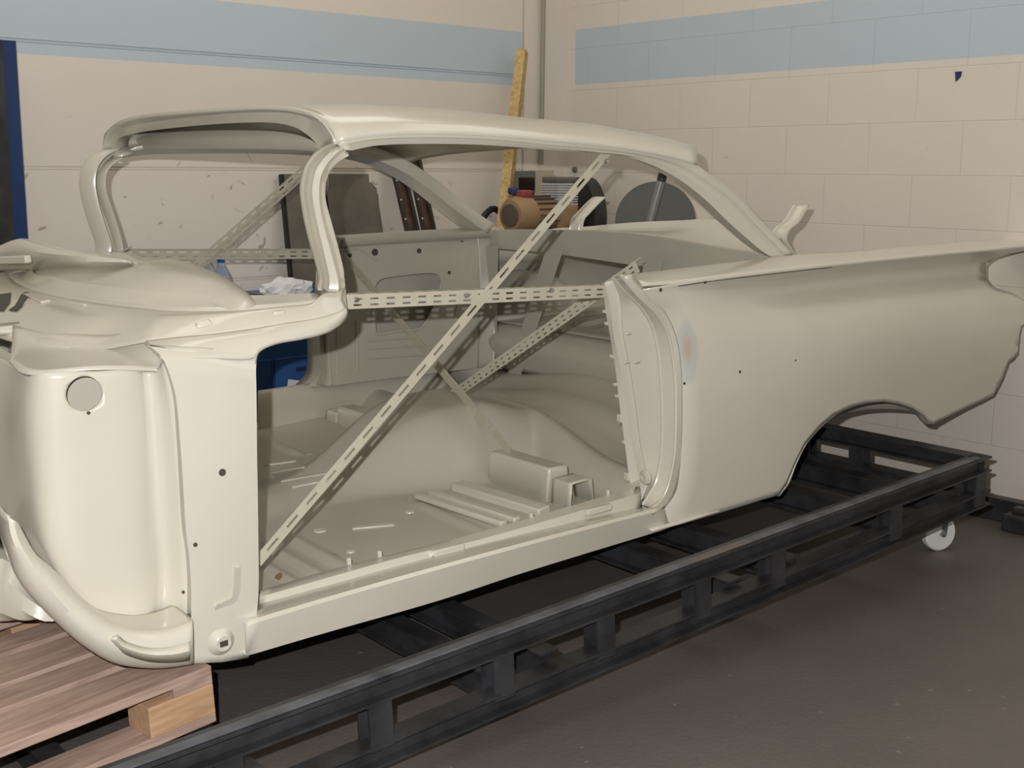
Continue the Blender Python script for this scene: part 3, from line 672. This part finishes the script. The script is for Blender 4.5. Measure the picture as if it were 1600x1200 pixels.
for a, c, w_ in (((768, 384), (766, 570), (10, 9)), ((866, 392), (800, 596), (13, 10)), ((1024, 402), (1016, 430), (14, 14)), ((742, 384), (757, 570), (6, 6))):
    b = MB(); strut(b, a, c, w_); part(b, 'seat_back_strut', INNER, thick=.005, smooth=False)
# lower rear bulkhead and boot floor
bk = [[Vector((3.20, 2.66, -1.06)), Vector((3.20, YC, -1.04)), Vector((3.20, 4.21, -1.04))], [Vector((3.17, 2.66, -.93)), Vector((3.17, YC, -.92)), Vector((3.17, 4.21, -.92))], [Vector((3.24, 2.66, -.865)), Vector((3.24, YC, -.855)), Vector((3.24, 4.21, -.85))]]
part(MB().loft(bk, 20, 10), 'rear_bulkhead', INNER, thick=.005)
def zb(x, y): return -.85+.02*(x-3.24)+.012*(1 if int((y-2.6)/.09) % 2 else 0)*sm(3.35, 3.4, x)
part(MB().grid([[Vector((3.24+1.1*i/30, 2.60+1.66*j/90, zb(3.24+1.1*i/30, 2.60+1.66*j/90))) for j in range(91)] for i in range(31)]), 'boot_floor', INNER, thick=.004)
part(MB().loft([[Vector((4.36, 2.56, -1.02)), Vector((4.42, YC, -1.02)), Vector((4.36, 4.31, -1.02))], [Vector((4.36, 2.56, -.62)), Vector((4.46, YC, -.62)), Vector((4.36, 4.31, -.62))]], 20, 8), 'tail_panel', INNER, thick=.005)
# parcel shelf and rear window sill
sh0 = off(bm_t, .05, 0, .0)
sh2 = C("745,366 800,363 925,353 990,348 1060,345 1110,343 1140,350 1175,370 1205,393", [4.24, 4.2, 3.95, 3.75, 3.5, 3.3, 3.15, 2.95, 2.70])
sh1 = [a.lerp(b, .85)+Vector((0, 0, -.022)) for a, b in zip(resample(sh0, 20), resample(sh2, 20))]
sh3 = off(sh2, .06, 0, -.03)
part(MB().loft([sh0, sh1, sh2, sh3], 50, 16), 'parcel_shelf', thick=.004, ang=30)
# boot-lid hinge arms
def hinge(pts, Y_):
    c = C(pts, Y_); b = MB()
    b.loft([off(c, -.012, -.028), off(c, .012, -.028), off(c, .012, .028), off(c, -.012, .028)], 24)
    return b
part(hinge("1252,320 1246,330 1236,346 1222,358 1216,372 1224,388 1236,408 1240,425", 2.92), 'boot_lid_hinge', thick=.004, ang=40)
part(hinge("936,308 925,318 911,333 903,342 900,356 900,375", 3.90), 'boot_lid_hinge', thick=.004, ang=40)

# ------------------------------------------------------------------ bolted-in braces of slotted angle
ZINC = mat('bright_zinc', srgb(210, 210, 210), .25, 1)
def slotted(name, a, b, n1, n2, w=.038, t=.0025, pitch=.05, slot=.026, parent=car, rows=2):
    """angle iron from a to b with one flange along n1 and one along n2, slots punched through both"""
    a = Vector(a); b = Vector(b); x = (b-a); L = x.length; x.normalize()
    mb = MB()
    for n in (n1, n2):
        n = Vector(n); n = (n-x*n.dot(x)).normalized()
        cuts = [0, w*.24, w*.38, w*.66, w*.80, w] if rows == 2 else [0, w*.37, w*.63, w]
        us = [0.0]; k = 0; q = pitch*.5
        while q+slot < L: us += [q, q+slot]; q += pitch
        us.append(L)
        idx = {}
        def vid(i, j):
            if (i, j) not in idx: idx[(i, j)] = len(mb.v); mb.v.append(a+x*us[i]+n*cuts[j])
            return idx[(i, j)]
        for i in range(len(us)-1):
            for j in range(len(cuts)-1):
                hole = (i % 2 == 1 and i < len(us)-2) and (j in (1, 3) if rows == 2 else j == 1)
                if not hole: mb.f.append((vid(i, j), vid(i+1, j), vid(i+1, j+1), vid(i, j+1)))
    return mb.build(name, STEEL, parent, origin=FR[parent.name], thick=t, smooth=False)
slotted('door_gap_brace', P(539, 461, 2.64), P(948, 446, 2.66), (0, 0, -1), (0, 1, 0), .036)
slotted('door_gap_brace', P(163, 389, 4.21), P(556, 389, 4.21), (0, 0, -1), (0, -1, 0), .038)
slotted('diagonal_brace', P(407, 884, 2.63), P(955, 240, 2.66), (-.5, 0, .5), (.45, .9, -.2), .028, rows=1, pitch=.075, slot=.04)
f0_, f1_ = P(300, 425, 4.22), P(475, 270, 4.22)
slotted('diagonal_brace', f0_.lerp(f1_, -1.7), f0_.lerp(f1_, 1.28), (-.5, 0, .5), (.45, -.9, -.2), .024, rows=1, pitch=.05, slot=.026)
slotted('cross_brace', P(535, 404, 4.19), P(795, 712, 3.05), (0, .3, 1), (1, 0, 0), .034, rows=1, pitch=.04, slot=.012)
slotted('cross_brace', P(992, 408, 2.69), P(640, 656, 3.80), (0, 0, -1), (1, .3, .2), .036, rows=2, pitch=.034, slot=.016)
for x, y, Y_ in ((947, 252, 2.655), (728, 461, 2.635), (861, 453, 2.64), (556, 468, 2.63)): part(MB().lathe(P(x, y, Y_)+Vector((0, -.008, 0)), (0, 1, 0), [(0, .006), (.005, .006), (.006, .008)], 6), 'brace_bolt', ZINC)

# ------------------------------------------------------------------ black steel dolly frame
DO = Vector((2.3, 3.0, -1.42))
dolly = thing('dolly_frame', 'long black welded steel I-beam frame lying under the cream car body', 'dolly', DO, CARM)
def ibeam(w, h, tf=.007, tw=.006):
    a, b, c = w/2, h/2, tw/2
    return [(-a, -b), (a, -b), (a, -b+tf), (c, -b+tf), (c, b-tf), (a, b-tf), (a, b), (-a, b), (-a, b-tf), (-c, b-tf), (-c, -b+tf), (-a, -b+tf)]
def dpart(b, name, m=BLACK, **k): return b.build(name, m, dolly, origin=DO, smooth=False, **k)
YN, YF, XE, X0 = 2.225, 3.85, 3.86, .45
for y in (YN, YF):
    for z, dz in ((-1.237, 0), (-1.404, .045)):
        dpart(MB().profile_bar((X0, y, z), (XE, y, z+dz), ibeam(.062, .056)), 'long_beam')
for x in (XE-.03,):
    for z in (-1.237, -1.358):
        dpart(MB().profile_bar((x, YN-.02, z), (x, YF+.03, z), ibeam(.062, .056)), 'end_beam')
for y in (YN, YF):
    for x in (.95, 1.32, 1.675, 2.015, 2.385, 2.71, 3.30, 3.80):
        dpart(MB().profile_bar((x, y, -1.378), (x, y, -1.265), ibeam(.062, .055), up=(0, 1, 0)), 'upright')
for y in (2.72, 2.97, 3.45):
    dpart(MB().profile_bar((XE-.03, y, -1.332), (XE-.03, y, -1.265), ibeam(.062, .055), up=(1, 0, 0)), 'upright')
for x in (.72, 1.02, 1.69, 1.86, 2.57, 2.83, 3.40, 3.70):
    zc_ = -1.365 if x > 1.2 else -1.378
    dpart(MB().profile_bar((x, YN+.02, zc_), (x, YF-.02, zc_), ibeam(.06, .075)), 'cross_member')
# worn wooden-grey wear strip lying along the near top flange
dpart(MB().box2((X0, YN-.024, -1.2088), (XE-.06, YN+.006, -1.2035)), 'wear_strip', RUST, bevel=.002)
def caster(x, y):
    g = CARM @ Vector((x, y, -1.388)); inv = CARI
    r = .066
    low = Vector((g.x, g.y, 0))
    f = lambda v: inv @ (low+Vector(v))
    dx = Vector((.05, -.01, 0))
    hub = low+Vector((0, 0, r))
    wv = Vector((.388, .921, 0)).normalized()
    wm = MB(); pr = [(-.018, .02), (-.018, r*.9), (-.012, r), (.012, r), (.018, r*.9), (.018, .02)]
    wm.lathe(hub, wv, pr, 32); wm.v = [inv @ p for p in wm.v]
    wo = wm.build('caster', mat('white_nylon', srgb(225, 225, 222), .4) if 'white_nylon' not in bpy.data.materials else bpy.data.materials['white_nylon'], dolly, origin=DO)
    fk = MB(); top = g.z
    for s in (-1, 1):
        p0 = hub+wv*.026*s; fk.bar(p0, Vector((g.x, g.y, top-.02))+wv*.026*s+dx*.5, .004, .035, up=wv)
    fk.box((g.x+dx.x*.5, g.y+dx.y*.5, top-.02), (.07, .07, .012)); fk.box((g.x+dx.x*.5, g.y+dx.y*.5, top-.004), (.1, .085, .008))
    fk.lathe(hub-wv*.034, wv, [(0, .008), (.068, .008)], 12)
    fk.v = [inv @ p for p in fk.v]
    fk.build('caster_fork', mat('zinc_plate', srgb(150, 150, 150), .35, .8) if 'zinc_plate' not in bpy.data.materials else bpy.data.materials['zinc_plate'], wo, origin=DO, smooth=False)
FRD = None
cp = CARI @ W(1468, 858, Z=0)
caster(cp.x, cp.y); caster(cp.x, 3.70)

# ------------------------------------------------------------------ pallet
def wood_mat(name, c1, c2):
    m = bpy.data.materials.new(name); m.use_nodes = True; nt = m.node_tree; b = nt.nodes['Principled BSDF']; b.inputs['Roughness'].default_value = .75
    tc = nt.nodes.new('ShaderNodeTexCoord'); mp = nt.nodes.new('ShaderNodeMapping'); mp.inputs['Scale'].default_value = (1.2, 9, 9)
    nt.links.new(tc.outputs['Object'], mp.inputs['Vector'])
    n = nt.nodes.new('ShaderNodeTexNoise'); n.inputs['Scale'].default_value = 4; n.inputs['Detail'].default_value = 7; n.inputs['Distortion'].default_value = 1.2
    nt.links.new(mp.outputs[0], n.inputs['Vector']); r = nt.nodes.new('ShaderNodeValToRGB')
    r.color_ramp.elements[0].position = .34; r.color_ramp.elements[0].color = c1; r.color_ramp.elements[1].position = .62; r.color_ramp.elements[1].color = c2
    nt.links.new(n.outputs['Fac'], r.inputs['Fac']); nt.links.new(r.outputs['Color'], b.inputs['Base Color'])
    bp = nt.nodes.new('ShaderNodeBump'); bp.inputs['Strength'].default_value = .25; bp.inputs['Distance'].default_value = .004
    nt.links.new(n.outputs['Fac'], bp.inputs['Height']); nt.links.new(bp.outputs['Normal'], b.inputs['Normal']); return m
PW = wood_mat('weathered_pallet_pine', srgb(150, 126, 114), srgb(178, 152, 138))
PW2 = wood_mat('fresh_pallet_block', srgb(172, 136, 104), srgb(194, 158, 126))
pk = P(330, 1040, 2.50); PM = CARM @ Matrix.Translation(pk) @ Matrix.Rotation(math.radians(7), 4, 'Z')
pallet = thing('pallet', 'weathered pinkish wooden pallet under the front end of the cream car body', 'pallet', (0, 0, 0), PM @ Matrix.Translation((0, 0, -.139)))
def pp(b, name, m=PW): return b.build(name, m, pallet, smooth=False, bevel=.002, origin=(0, 0, 0))
for k, (y, w_) in enumerate(((.0, .145), (.17, .10), (.29, .145), (.46, .10), (.655, .145))): pp(MB().box2((-1.2, y, .117), (0, y+w_, .139)), 'deck_board')
for x in (-1.2, -.655, -.1): pp(MB().box2((x, 0, .095), (x+(.145 if x < -.2 else .1), .8, .117)), 'stringer_board')
for x in (-1.2, -.655, -.165):
    for y, w_ in ((0, .1), (.33, .145), (.7, .1)): pp(MB().box2((x, y, .022), (x+(.145 if x < -.2 else .165), y+w_, .095)), 'block', PW2)
for y, w_ in ((0, .1), (.33, .145), (.7, .1)): pp(MB().box2((-1.2, y, 0), (0, y+w_, .022)), 'bottom_board')

# ------------------------------------------------------------------ things along the walls
# blue post
bp0 = W(22, 64, Y=4.95)
BLUE = mat('dark_blue_paint', srgb(34, 58, 104), .35, 0, .12, 8)
po = MB()
po.box2((bp0.x-.060, 4.93, 0), (bp0.x, 4.936, bp0.z)).box2((bp0.x-.006, 4.936, 0), (bp0.x, 5.0, bp0.z)).box2((bp0.x-.060, 4.936, 0), (bp0.x-.054, 5.0, bp0.z))
tag(po.build('steel_post', BLUE, smooth=False, origin=(bp0.x, 4.95, 0), bevel=.003), 'dark blue steel post standing against the far wall at the left edge', 'post')
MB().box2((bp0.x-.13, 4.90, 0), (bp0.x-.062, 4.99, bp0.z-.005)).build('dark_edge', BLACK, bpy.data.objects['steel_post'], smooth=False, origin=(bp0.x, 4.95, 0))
# workbench
BB = mat('workbench_blue', srgb(52, 92, 150), .45, 0, .1, 5)
bench = thing('storage_cabinet', 'blue metal cabinet beyond the far door opening of the car', 'cabinet', (2.7, 4.78, 0))
bb = lambda b, n, m=BB, **k: b.build(n, m, bench, smooth=False, **k)
bb(MB().box2((1.95, 4.56, .03), (3.25, 5.06, .80)), 'carcass', bevel=.004)
bb(MB().box2((1.93, 4.54, .80), (3.27, 5.09, .84)), 'worktop', bevel=.004)
for x0, x1 in ((1.97, 2.59), (2.61, 3.23)):
    d = bb(MB().box2((x0, 4.548, .06), (x1, 4.562, .60)), 'door', bevel=.002)
    MB().box2((x0+.1, 4.542, .535), (x0+.30, 4.549, .555)).build('handle_recess', mat('recess_shade', srgb(30, 45, 70), .6) if 'recess_shade' not in bpy.data.materials else bpy.data.materials['recess_shade'], d, smooth=False, origin=FR[bench.name])  # raised dark strip, the recess shade is put into its colour
WP = mat('white_paper', srgb(225, 224, 226), .8)
pc = W(462, 602, Y=4.53)
tag(MB().plate([pc+Vector(v) for v in ((-.045, 0, -.03), (.05, 0, -.045), (.055, 0, .01), (-.035, 0, .03))], (), Vector((0, .003, 0))).build('paper_note', WP, smooth=False, origin=pc), 'white paper note stuck on the blue cabinet front', 'paper')
# bottles
GL = bpy.data.materials.new('clear_plastic'); GL.use_nodes = True; g_ = GL.node_tree.nodes['Principled BSDF']
g_.inputs['Transmission Weight'].default_value = .85; g_.inputs['Roughness'].default_value = .05; g_.inputs['IOR'].default_value = 1.35; g_.inputs['Base Color'].default_value = (.93, .97, .99, 1)
def bottle(p, label, capc):
    t = thing('water_bottle', label, 'bottle', (p.x, p.y, .84), None, 'plastic bottles on the cabinet')
    hh = p.z-.84; o = FR[t.name]
    b = MB().lathe((p.x, p.y, .8405), (0, 0, 1), [(0, .036), (.01, .042), (.04, .040), (.05, .042), (hh-.10, .042), (hh-.065, .036), (hh-.035, .020), (hh-.02, .013), (hh-.012, .013)], 28)
    b.build('bottle_body', GL, t)
    MB().lathe((p.x, p.y, .8405), (0, 0, 1), [(hh-.018, .0155), (hh-.001, .0155), (hh, .013)], 24).build('cap', capc, t)
bottle(W(345, 404, Y=4.72), 'clear plastic bottle with a bright blue cap behind the dashboard', mat('blue_cap', srgb(30, 110, 215), .4))
bottle(W(324, 400, Y=4.83), 'clear plastic bottle with a grey cap beside the blue-capped bottle', mat('grey_cap', srgb(130, 135, 138), .4))
# crumpled paper and folded dark packet on the cabinet
def crumple(name, c, size, m, label, cat, seed):
    random.seed(seed); bm = bmesh.new(); bmesh.ops.create_icosphere(bm, subdivisions=3, radius=1)
    for v in bm.verts:
        n = v.co.normalized(); k = 1+.28*math.sin(5*n.x+seed)*math.cos(7*n.y)+random.uniform(-.12, .12)
        v.co = Vector((n.x*size[0]*k, n.y*size[1]*k, max(n.z*size[2]*k, -size[2]*.6)))
    zmin = min(v.co.z for v in bm.verts)
    for v in bm.verts: v.co.z -= zmin
    me = bpy.data.meshes.new(name); bm.to_mesh(me); bm.free(); me.materials.append(m)
    o = bpy.data.objects.new(name, me); COL.objects.link(o); o.location = c; return tag(o, label, cat)
pq = W(447, 452, Y=4.66)
crumple('crumpled_paper', (pq.x, pq.y, .841), (.11, .07, .055), WP, 'crumpled white paper on the cabinet seen through the windscreen opening', 'paper', 3)
pq = W(395, 462, Y=4.66)
crumple('folded_packet', (pq.x, pq.y, .841), (.055, .05, .02), mat('dark_plastic_film', srgb(70, 66, 68), .4), 'dark folded packet lying left of the crumpled white paper', 'packet', 5)

# bare sheet metal panels leaning on the wall
SHM = mat('bare_sheet_steel', srgb(118, 111, 100), .5, .3, dark=srgb(100, 94, 84), vscale=5)
DKM = mat('dark_oiled_steel', srgb(52, 48, 44), .5, .3, dark=srgb(34, 31, 29), vscale=9)
def leaner(name, label, x0, x1, ztop, ytop, zbot, ybot, parts, cat):
    t = thing(name, label, cat, ((x0+x1)/2, ybot, zbot))
    d = Vector((0, ytop-ybot, ztop-zbot)); L = d.length; up = d.normalized(); nrm = Vector((1, 0, 0)).cross(up)*-1
    m = Matrix((Vector((1, 0, 0)), -nrm, up)).transposed()
    def put(b): b.v = [m @ p+Vector((x0, ybot, zbot)) for p in b.v]; return b
    return t, L, put
w0 = W(450, 272, Y=5.06); w1 = W(511, 272, Y=5.06)
t, L, put = leaner('floor_panel', 'dark bare steel panel with raised frame leaning against the wall, left of its twin', w0.x, w1.x, w0.z, 5.10, .842, 5.03, 0, 'sheet metal panel')
wid = w1.x-w0.x
put(MB().box2((0, -.004, 0), (wid, .004, L)).box2((.05, -.02, .0), (.056, 0, L)).box2((wid-.05, -.02, 0), (wid-.044, 0, L))).build('sheet', SHM, t, smooth=False)
put(MB().box2((-.012, -.028, -.0), (.028, -.004, L))).build('edge_channel', DKM, t, smooth=False)
put(MB().box2((.075, -.016, .06), (wid-.07, -.004, L-.06))).build('raised_field', SHM, t, smooth=False, bevel=.01)
w0 = W(520, 272, Y=5.06); w1 = W(582, 272, Y=5.06)
t, L, put = leaner('floor_panel', 'bare steel panel with pressed slots leaning against the wall, nearer the plank', w0.x, w1.x, w0.z, 5.10, .842, 5.03, 0, 'sheet metal panel')
wid = w1.x-w0.x
put(MB().plate([Vector(p) for p in ((0, 0, 0), (wid+.075, 0, 0), (wid+.04, 0, L-.07), (wid+.015, 0, L-.045), (wid, 0, L-.04), (wid, 0, L), (0, 0, L), (0, 0, L-.06), (-.02, 0, L-.09))], (), Vector((0, .006, 0)))).build('sheet', SHM, t, smooth=False)
for q in (.10, .22, .34): put(MB().box2((.06, -.004, L-q-.006), (wid-.05, .001, L-q+.006))).build('pressed_slot', DKM, t, smooth=False, bevel=.003)
put(MB().box2((wid+.035, -.02, 0), (wid+.05, .0, L-.1)).box2((-.022, -.025, 0), (-.006, 0, L-.1))).build('folded_edge', DKM, t, smooth=False)
# two drilled channels
def channel(x0, x1, label):
    a = W(*x0, Y=5.09); b = W(*x1, Y=4.97); d = (b-a).normalized(); a2 = a-d*.16; b2 = a+d*((a.z-.86)/-d.z)
    t = thing('steel_channel', label, 'steel channel', b2, None, 'drilled channels leaning by the panels')
    o = FR[t.name]
    wv = Vector((1, 0, 0)); wv = (wv-d*wv.dot(d)).normalized(); nv = d.cross(wv)
    if nv.y > 0: nv = -nv
    g = MB(); g.profile_bar(a2, b2, [(-.034, 0), (.034, 0), (.034, .022), (.031, .022), (.031, .003), (-.031, .003), (-.031, .022), (-.034, .022)], up=nv); g.build('web', mat('rusty_steel', srgb(96, 74, 58), .6, .3, dark=srgb(52, 42, 36), vscale=16) if 'rusty_steel' not in bpy.data.materials else bpy.data.materials['rusty_steel'], t, smooth=False)
    g2 = MB()
    for s in (-1, 1): g2.bar(a2+wv*.032*s+nv*.024, b2+wv*.032*s+nv*.024, .018, .004, up=nv)
    g2.build('lip', DKM, t, smooth=False)
    g3 = MB()
    n = int((b2-a2).length/.1)
    for k in range(n): p = a2+d*(.05+.1*k)-wv*.032+nv*.0265; g3.lathe(p, nv, [(0, .005), (.002, .005)], 10)
    g3.build('bolt_head', bpy.data.materials['bright_zinc'], t)
channel((617, 258), (641, 362), 'rusty drilled steel channel leaning on the wall, nearer the grey panels')
channel((645, 258), (667, 362), 'rusty drilled steel channel leaning on the wall, nearer the wooden plank')
# timber plank
pa = W(816, 79, Y=5.05); pb = W(785, 355, Y=4.93); dp = (pb-pa).normalized(); pe = pa+dp*(pa.z/-dp.z)
pkm = MB().bar(pa, pe+dp*-.012, .066, .05, up=(.55, -.83, 0)); pkm.v = [p-pe for p in pkm.v]
ob = pkm.build('wooden_plank', wood_mat('yellow_pine', srgb(178, 146, 92), srgb(206, 178, 122)), smooth=False, bevel=.002); ob.location = pe
tag(ob, 'yellow pine timber batten leaning against the corner of the room', 'plank')
# conduit, switch boxes, knob
ci = W(850, 6, Y=5.11); cb = W(841, 262, Y=5.11)
tag(MB().tube([(ci.x, 5.108, 3.6), (cb.x+.02, 5.108, 1.43)], .013, 12).build('conduit', mat('grey_conduit', srgb(152, 146, 132), .5), origin=(cb.x, 5.108, 1.43)), 'thin grey conduit running up the corner pier above the switch boxes', 'conduit')
IV = mat('ivory_plastic', srgb(186, 176, 156), .5)
s0_ = W(837, 266, Y=5.08); s1_ = W(861, 332, Y=5.08)
tb = thing('switch_box', 'tall cream electrical box on the corner pier under the conduit', 'switch box', ((s0_.x+s1_.x)/2, 5.08, s1_.z))
MB().box2((s0_.x-.02, 5.06, s1_.z-.05), (s1_.x, 5.131, s0_.z)).build('box_body', IV, tb, smooth=False, bevel=.004); MB().box2((s0_.x-.005, 5.054, s1_.z-.03), (s1_.x-.015, 5.061, s0_.z-.02)).build('cover', IV, tb, smooth=False, bevel=.002)
s0_ = W(808, 267, Y=5.06); s1_ = W(837, 301, Y=5.06)
tb = thing('meter_box', 'small box with a dark window beside the tall cream electrical box', 'meter box', ((s0_.x+s1_.x)/2, 5.08, s1_.z))
MB().box2((s0_.x, 5.06, s1_.z), (s1_.x, 5.131, s0_.z)).build('box_body', mat('grey_box', srgb(110, 112, 104), .5), tb, smooth=False, bevel=.004); MB().box2((s0_.x+.012, 5.055, s1_.z+.012), (s1_.x-.012, 5.061, s0_.z-.035)).build('dark_window', mat('smoked_window', srgb(48, 40, 34), .15), tb, smooth=False)
kn = W(897, 265, X=XR-.012)
tag(MB().lathe(kn, (1, 0, 0), [(-.008, .006), (-.006, .013), (.0, .016), (.0115, .016)], 18).build('wall_plug', mat('grey_plug', srgb(110, 106, 102), .5), origin=kn), 'small round grey plug on the wall beside the corner', 'wall plug')
tw = [W(x, y, X=XR-.003) for x, y in ((1492, 112), (1503, 111.5), (1501, 120), (1493, 128))]
tag(MB().plate(tw, (), Vector((.002, 0, 0))).build('tape_scrap', mat('navy_tape', srgb(38, 42, 92), .6), smooth=False, origin=tw[0]), 'small navy tape scrap stuck on the right block wall', 'tape')
# compressor
comp = thing('air_compressor', 'brown air compressor with finned head and black belt guard in the corner', 'compressor', (4.45, 4.72, 0))
cpart = lambda b, n, m, **k: b.build(n, m, comp, **k)
BR = mat('tan_motor_paint', srgb(158, 130, 98), .5, 0, .12, 8); DB = mat('dark_motor_rib', srgb(92, 80, 70), .6); AL = mat('cast_alloy', srgb(205, 206, 210), .25, .45); GB = mat('black_guard', srgb(46, 44, 44), .5)
m0 = W(812, 336, Y=4.68); mx = Vector((1, .12, 0)).normalized()
mo = cpart(MB().lathe(m0, mx, [(-.075, .03), (-.07, .075), (-.05, .09), (-.01, .095), (.05, .095), (.055, .085), (.22, .085)], 32), 'motor', BR)
MB().lathe(m0, mx, [(-.082, .02), (-.08, .055), (-.07, .058)], 24).build('fan_cover', DB, mo, origin=FR[comp.name])
rb_ = MB()
for i in range(18):
    a = 2*math.pi*i/18; v = Vector((0, math.cos(a), math.sin(a))); rb_.bar(m0+mx*.06+v*.09, m0+mx*.22+v*.09, .006, .016, up=v)
rb_.build('cooling_rib', DB, mo, smooth=False, origin=FR[comp.name])
cpart(MB().box((m0.x+.02, m0.y-.01, m0.z+.105), (.075, .06, .04)), 'capacitor_box', mat('red_cover', srgb(140, 62, 62), .5), smooth=False, bevel=.012)
cpart(MB().box((m0.x-.02, m0.y+.03, m0.z+.12), (.045, .04, .035)), 'blue_cover', mat('blue_cover_paint', srgb(44, 58, 112), .5), smooth=False, bevel=.01)
h0 = W(884, 322, Y=4.66)
cpart(MB().box((h0.x, h0.y+.05, h0.z-.07), (.16, .14, .16)), 'crankcase', BR, smooth=False, bevel=.015)
fn = MB()
for i in range(9): fn.box((h0.x, h0.y+.05, h0.z+.01+.0125*i), (.15-.004*(i % 2), .13, .0085))
fn.box((h0.x, h0.y+.05, h0.z+.06), (.11, .10, .12))
cy_ = cpart(fn, 'finned_cylinder', AL, smooth=False, bevel=.002)
MB().box((h0.x, h0.y+.05, h0.z+.134), (.14, .125, .03)).build('cylinder_head', mat('dark_alloy', srgb(120, 120, 116), .45, .6), cy_, smooth=False, bevel=.008, origin=FR[comp.name])
g0_ = W(911, 338, Y=4.78)
gd = MB(); gx = Vector((.22, -.97, 0)).normalized()
gd.lathe(g0_, (1, -.35, 0), [(-.03, .155), (-.03, .208), (.04, .208), (.04, .0)], 40)
cpart(gd, 'belt_guard', GB)
sg = MB(); ax_ = Vector((1, -.35, 0)).normalized(); side = ax_.cross(Vector((0, 0, 1))).normalized()
for i in range(-6, 7):
    hw_ = math.sqrt(max(0, .125**2-(i*.019)**2)); c_ = g0_-ax_*.028
    sg.bar(c_+side*(i*.019)-Vector((0, 0, hw_)), c_+side*(i*.019)+Vector((0, 0, hw_)), .003, .003, up=ax_); sg.bar(c_+Vector((0, 0, i*.019))-side*hw_, c_+Vector((0, 0, i*.019))+side*hw_, .003, .003, up=ax_)
cpart(sg, 'guard_mesh', mat('guard_wire', srgb(96, 94, 90), .4, .6), smooth=False)
zt_ = m0.z-.10
cpart(MB().box2((m0.x-.06, 4.57, zt_-.02), (4.76, 4.85, zt_)), 'mounting_plate', GB, smooth=False)
cpart(MB().lathe((4.22, 4.70, zt_-.18), (1, 0, 0), [(0, .05), (.02, .12), (.05, .15), (.48, .15), (.52, .12), (.54, .05)], 32), 'air_tank', BR)
for x in (4.30, 4.66):
    for y in (4.62, 4.78): cpart(MB().bar((x, y, 0), (x, y, zt_-.28), .03, .03, up=(0, 1, 0)), 'tank_leg', GB, smooth=False)
# hose loop on the wall behind the plank
hq = W(776, 350, Y=5.05)
tag(MB().tube([Vector((hq.x+.10*math.cos(a)*1.0, 5.08+.02*math.sin(a*2), hq.z-.02+.10*math.sin(a))) for a in [2*math.pi*i/40 for i in range(41)]], .017, 10, cap=False).build('hose_loop', mat('black_rubber', srgb(30, 30, 32), .6), origin=hq), 'black rubber hose loop hanging on the wall behind the timber batten', 'hose')
# round disc with pipe
dc = P(1024, 347, X=4.05); R_ = (P(1085, 347, X=4.05)-dc).length*.76
ft = P(1014, 352, X=3.93); tp_ = P(1036, 272, X=3.96); dv = (ft-tp_).normalized(); ft = tp_+dv*((tp_.z+.818)/-dv.z)
wc = lambda p: CARM @ p
ds = thing('disc_stand', 'round dark grey disc fixed to a galvanised pipe, standing in the open car boot', 'disc', wc(ft))
nrm_ = (wc(dc)-Vector((0, 0, H))); nrm_.z = 0; nrm_.normalize()
MB().lathe(wc(dc), nrm_, [(0, R_*.2), (.0, R_*.985), (.006, R_), (.02, R_), (.024, R_*.98)], 56).build('plate', mat('dark_grey_disc', srgb(84, 84, 80), .6, 0, .08, 6), ds)
MB().tube([wc(tp_+dv*.03), wc(ft)], .019, 18).build('pipe', mat('galvanised', srgb(148, 150, 148), .4, .5, .1, 25), ds); MB().tube([wc(tp_-dv*.002), wc(tp_+dv*.032)], .0205, 18).build('end_sleeve', GB, ds)
# bar on the floor by the right wall
bar_x = W(1525, 805, Z=0).x-.02
tag(MB().box2((bar_x, 0.2, 0), (bar_x+.06, 4.2, .095)).build('floor_bar', BLACK, smooth=False, origin=(bar_x, 2, 0), bevel=.004), 'black steel bar lying on the floor along the right wall', 'bar')
lk = W(1592, 826, Z=0.03)
tag(MB().box((0, 0, .035), (.11, .17, .07)).box((.01, .02, .08), (.05, .09, .03)).build('steel_block', BLACK, smooth=False, bevel=.012), 'black steel lump against the bar by the right wall', 'block').location = (bar_x-.06, lk.y, 0)
SC.render.film_transparent = False
